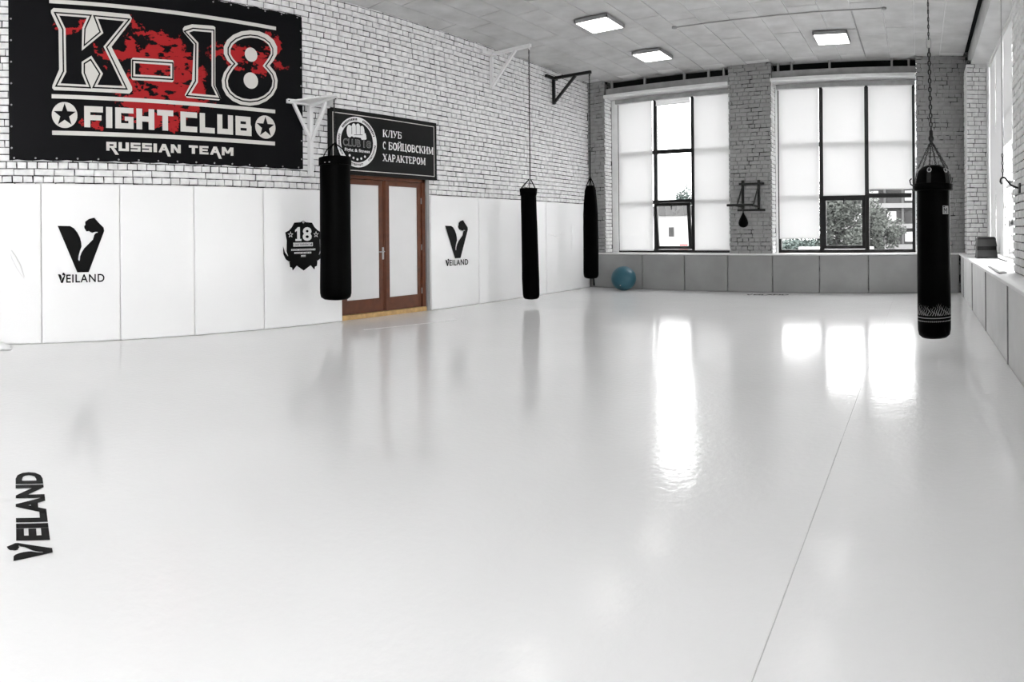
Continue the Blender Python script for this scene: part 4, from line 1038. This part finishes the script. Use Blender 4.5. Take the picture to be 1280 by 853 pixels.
# ------------------------------------------------------------------ ceiling lamps
def lamp(x, y, label):
    L_ = thing('ceiling_lamp', (x, y, 4.86), label, 'lamp', 'square ceiling lamps')
    q = MB(); s = .315
    q.box(x - s, x + s, y - s, y - s + .02, 4.875, 4.935); q.box(x - s, x + s, y + s - .02, y + s, 4.875, 4.935); q.box(x - s, x - s + .02, y - s, y + s, 4.875, 4.935); q.box(x + s - .02, x + s, y - s, y + s, 4.875, 4.935)
    q.box(x - s, x + s, y - s, y + s, 4.93, 4.936); q.build('housing', 'lintel', L_)
    q = MB(); q.box(x - .295, x + .295, y - .295, y + .295, 4.872, 4.90); q.build('diffuser', 'lamp_panel', L_)
    for dx in (-.2, .2):
        q = MB(); q.box(x + dx - .02, x + dx + .02, y - .02, y + .02, 4.936, 4.96); q.build('mount', 'black_steel', L_)
YS = (11.3, 9.15, 7.0, 4.85, 2.7, .55, -2.0, -6.0)
for i, yy in enumerate(YS):
    for j, xx in enumerate((-5.2, -1.58)):
        side = ('banner', 'right wall')[j]
        lamp(xx, yy - (.4 if (i, j) == (1, 1) else 0), 'square white ceiling lamp in the %s side row, %s' % (side, ('nearest the back windows', 'second from the back windows', 'third from the back windows', 'fourth from the back windows', 'fifth from the back windows', 'sixth from the back windows', 'seventh from the back windows', 'nearest the rear wall')[i]))
# conduit on the ceiling
cd = thing('ceiling_conduit', (-2.3, 10.03, 4.93), 'thin grey cable conduit running across the ceiling between the lamps', 'conduit')
q = MB(); q.tube([(-4.19, 10.04, 4.942), (-2.5, 10.05, 4.945), (-1.09, 10.03, 4.945), (-.54, 10.02, 4.945)], .010, 6); q.build('pipe', 'grey_steel', cd)
q = MB(); q.tube([(-1.09, 10.03, 4.942), (-1.085, 12.8, 4.942)], .008, 6); q.build('branch_pipe', 'grey_steel', cd)
q = MB(); q.lathe([(.03, 4.925), (.045, 4.93), (.045, 4.958)], -4.19, 10.04, 14); q.build('junction_box', 'lintel', cd)
q = MB(); q.lathe([(.03, 4.925), (.04, 4.93), (.04, 4.958)], -.54, 10.02, 14); q.build('junction_box', 'lintel', cd)

# ------------------------------------------------------------------ right wall: hook, block, sheet
h = thing('wall_hook', (1.1, 6.6, 1.75), 'black curved hook arm on the brick pier of the right wall', 'hook')
q = MB(); pts = [(1.10, 6.6, 1.775), (1.06, 6.6, 1.785), (1.0, 6.6, 1.81), (.965, 6.6, 1.85), (.94, 6.6, 1.885), (.91, 6.6, 1.895), (.89, 6.6, 1.875), (.885, 6.6, 1.845), (.90, 6.6, 1.82)]
q.tube(pts, .011, 8); q.build('arm', 'black_steel', h)
q = MB(); q.cbox(1.085, 1.10, 6.55, 6.65, 1.72, 1.83, .003); q.build('wall_plate', 'black_steel', h)
ch = thing('hanging_chain', (.915, 6.6, 1.9), 'thin chain hanging from the beam onto the black hook', 'chain')
q = MB(); q.chain((.912, 6.6, 1.905), (.908, 6.6, 2.15), .05, .03, .005); q.build('links', 'dark_chain', ch)
q = MB(); q.tube([(.908, 6.6, 2.14), (.90, 6.6, 4.95)], .005, 6); q.build('wire', 'grey_steel', ch)

s = thing('stepped_block', (1.185, 10.8, .825), 'black stepped rubber block on the ledge in the corner', 'block')
def wedge(z0, z1, y0, y1t, m, name, wtop, wbot):
    q = MB(); cx = 1.185; yb = 10.98
    vs = [(cx - wbot, y0, z0), (cx + wbot, y0, z0), (cx + wbot, yb, z0), (cx - wbot, yb, z0), (cx - wtop, y1t, z1), (cx + wtop, y1t, z1), (cx + wtop, yb, z1), (cx - wtop, yb, z1)]
    q.add(vs, [(3, 2, 1, 0), (4, 5, 6, 7), (0, 1, 5, 4), (1, 2, 6, 5), (2, 3, 7, 6), (3, 0, 4, 7)]); return q.build(name, m, s)
wedge(.825, .85, 10.56, 10.56, 'rubber', 'base_tray', .185, .185)
wedge(.85, .96, 10.58, 10.62, 'rubber_grey', 'lower_step', .17, .18)
wedge(.96, 1.03, 10.68, 10.68, 'rubber', 'middle_band', .172, .172)
wedge(1.03, 1.15, 10.64, 10.69, 'rubber_grey', 'upper_step', .162, .178)
wedge(1.15, 1.19, 10.68, 10.70, 'rubber', 'top_cap', .145, .168)
q = MB(); q.tube([(1.355, 10.52, .834), (1.33, 10.1, .834), (1.345, 9.3, .834)], .008, 6); tag(q.build('power_cord', 'rubber'), 'black cord lying on the ledge beside the stepped block', 'cord')
q = MB(); q.slab([(.90, 6.85), (1.0, 6.95), (1.04, 8.0), (.92, 8.2)], FL, .8255, .838); sheet = thing('flat_sheet', (.96, 7.5, .825), 'grey flat sheet lying on the right ledge before the pier', 'sheet')
q.build('sheet', 'grey_pad', sheet)
q = MB(); q.slab([(.925, 7.0), (.985, 7.05), (1.01, 7.9), (.94, 8.0)], FL, .838, .842); q.build('inset', 'plaster', sheet)

# ------------------------------------------------------------------ floor bits
q = MB(); q.slab([(-6.75, 5.285), (-6.725, 5.29), (-6.475, 6.9), (-6.49, 6.92)], FL, .0005, .004)  # thin flat white strip on the floor in front of the door
tag(q.build('floor_strip', 'print_white'), 'thin white strip on the floor before the brown door', 'tape')
q = MB()          # crumpled white cloth at the foot of the pads
rn = random.Random(12); nu, nv = 14, 8; vs = []; fs = []
for j in range(nv + 1):
    for i in range(nu + 1):
        u, v = i / nu, j / nv; e_ = min(u, 1 - u, v, 1 - v) * 2
        vs.append((-7.52 + .30 * v + rn.uniform(-.012, .012), .26 + .41 * u + rn.uniform(-.012, .012), .004 + .075 * min(1, e_ * 2.2) * (.6 + .4 * sin(u * 17 + v * 6) * cos(v * 9 + u * 4)) + rn.uniform(0, .008)))
for j in range(nv):
    for i in range(nu): fs.append((j * (nu + 1) + i, (j + 1) * (nu + 1) + i, (j + 1) * (nu + 1) + i + 1, j * (nu + 1) + i + 1))
q.add(vs, fs, True); o = len(q.v); q.add([(p[0], p[1], .002) for p in vs], [f[::-1] for f in fs])
tag(q.build('crumpled_cloth', 'cloth_white'), 'crumpled white cloth on the floor at the foot of the wall pads', 'cloth')

# ------------------------------------------------------------------ outside the windows
struct(MB().box(-70, 60, 14.2, 120, -1.0, -.7).build('ground', 'asphalt'), 'grey street ground outside the windows', 'ground')
def tree(x, y, z0, zc, r, rz, n, m, label, seed):
    t = thing('tree', (x, y, z0), label, 'tree', 'trees outside the windows'); rn = random.Random(seed)
    q = MB(); q.tube([(x, y, z0), (x + .05, y, (z0 + zc) / 2), (x, y, zc)], [.16, .12, .06], 8)
    for k in range(5):
        a = rn.random() * 6.28; q.tube([(x, y, zc - rz * .5), (x + r * .6 * cos(a), y + r * .6 * sin(a), zc + rz * rn.uniform(-.2, .5))], [.06, .02], 6)
    q.build('trunk', 'bark', t)
    q = MB(); cl = [(rn.gauss(0, .42), rn.gauss(0, .42), rn.gauss(0, .42)) for _ in range(26)]
    for k in range(n):
        c = rn.choice(cl); d = Vector((rn.gauss(0, 1), rn.gauss(0, 1), rn.gauss(0, 1))).normalized() * .34 * rn.random() ** .4
        p = Vector((x + r * (c[0] + d.x), y + r * (c[1] + d.y), zc + rz * (c[2] + d.z)))
        a = Vector((rn.gauss(0, 1), rn.gauss(0, 1), rn.gauss(0, .6))).normalized() * .085; b_ = a.orthogonal().normalized() * .05
        q.add([p - a, p + b_, p + a, p - b_], [(0, 1, 2, 3)])
    f_ = q.build('foliage', m, t); f_['kind'] = 'stuff'
tree(-3.75, 28, -.7, 2.0, 1.7, 1.9, 5000, 'leaf', 'dense dark tree seen through the black framed sash', 1)
tree(-2.0, 30, -.7, 1.5, 1.1, 1.5, 3000, 'leaf', 'small tree standing in front of the banded building', 2)
tree(-6.45, 33, -.7, .55, 1.9, 1.0, 5000, 'leaf_pale', 'low pale bush under the short roller blind', 3)
tree(-18.1, 45, -.7, 3.2, 1.0, 1.6, 3000, 'leaf_pale', 'pale tree behind the white house', 4)
tag(MB().cbox(-5.1, -1.9, 25.6, 25.8, -.7, .62, .02).build('garden_wall', 'outside_white'), 'low white wall in front of the trees outside', 'wall')
g = thing('white_house', (-14.5, 36, -.7), 'white low house with dark roof edge seen through the tilted sash', 'building')
MB().box(-21, -9, 36, 42, -.7, 2.35).build('facade', 'outside_white', g)
MB().box(-21.2, -8.8, 35.8, 42.2, 2.35, 2.95).build('roof_edge', 'outside_grey', g)
for xx in (-17.6, -15.35, -12.2):
    w_ = MB().box(xx - .18, xx + .18, 35.95, 36.02, 1.0, 1.6).build('house_window', 'outside_grey', g); MB().box(xx - .13, xx + .13, 35.93, 35.96, 1.05, 1.55).build('pane', 'outside_dark', w_)
q = MB(); q.box(-14.75, -14.25, 35.9, 35.98, .05, .5); q.build('red_sign', 'outside_red', g)
g = thing('banded_building', (0, 46, -.7), 'grey building with dark window bands behind the small tree', 'building')
MB().box(-7, 6, 46.6, 56, -.7, 6.0).build('core', 'outside_grey', g)
for k in range(4):
    z = .2 + k * 1.55
    MB().box(-7.2, 6.2, 46.0, 46.6, z - .35, z).build('floor_band', 'outside_band', g)
    MB().box(-7.1, 6.1, 46.35, 46.5, z, z + .9).build('window_band', 'outside_dark', g)
    for c_ in range(10):
        xx = -6.6 + c_ * 1.35
        MB().box(xx - .09, xx + .09, 46.1, 46.6, z, z + 1.2).build('column', 'outside_grey', g)
        if (c_ + k) % 2 == 0: MB().box(xx + .15, xx + .85, 46.28, 46.36, z + .2, z + .95).build('light_window', 'outside_white', g)
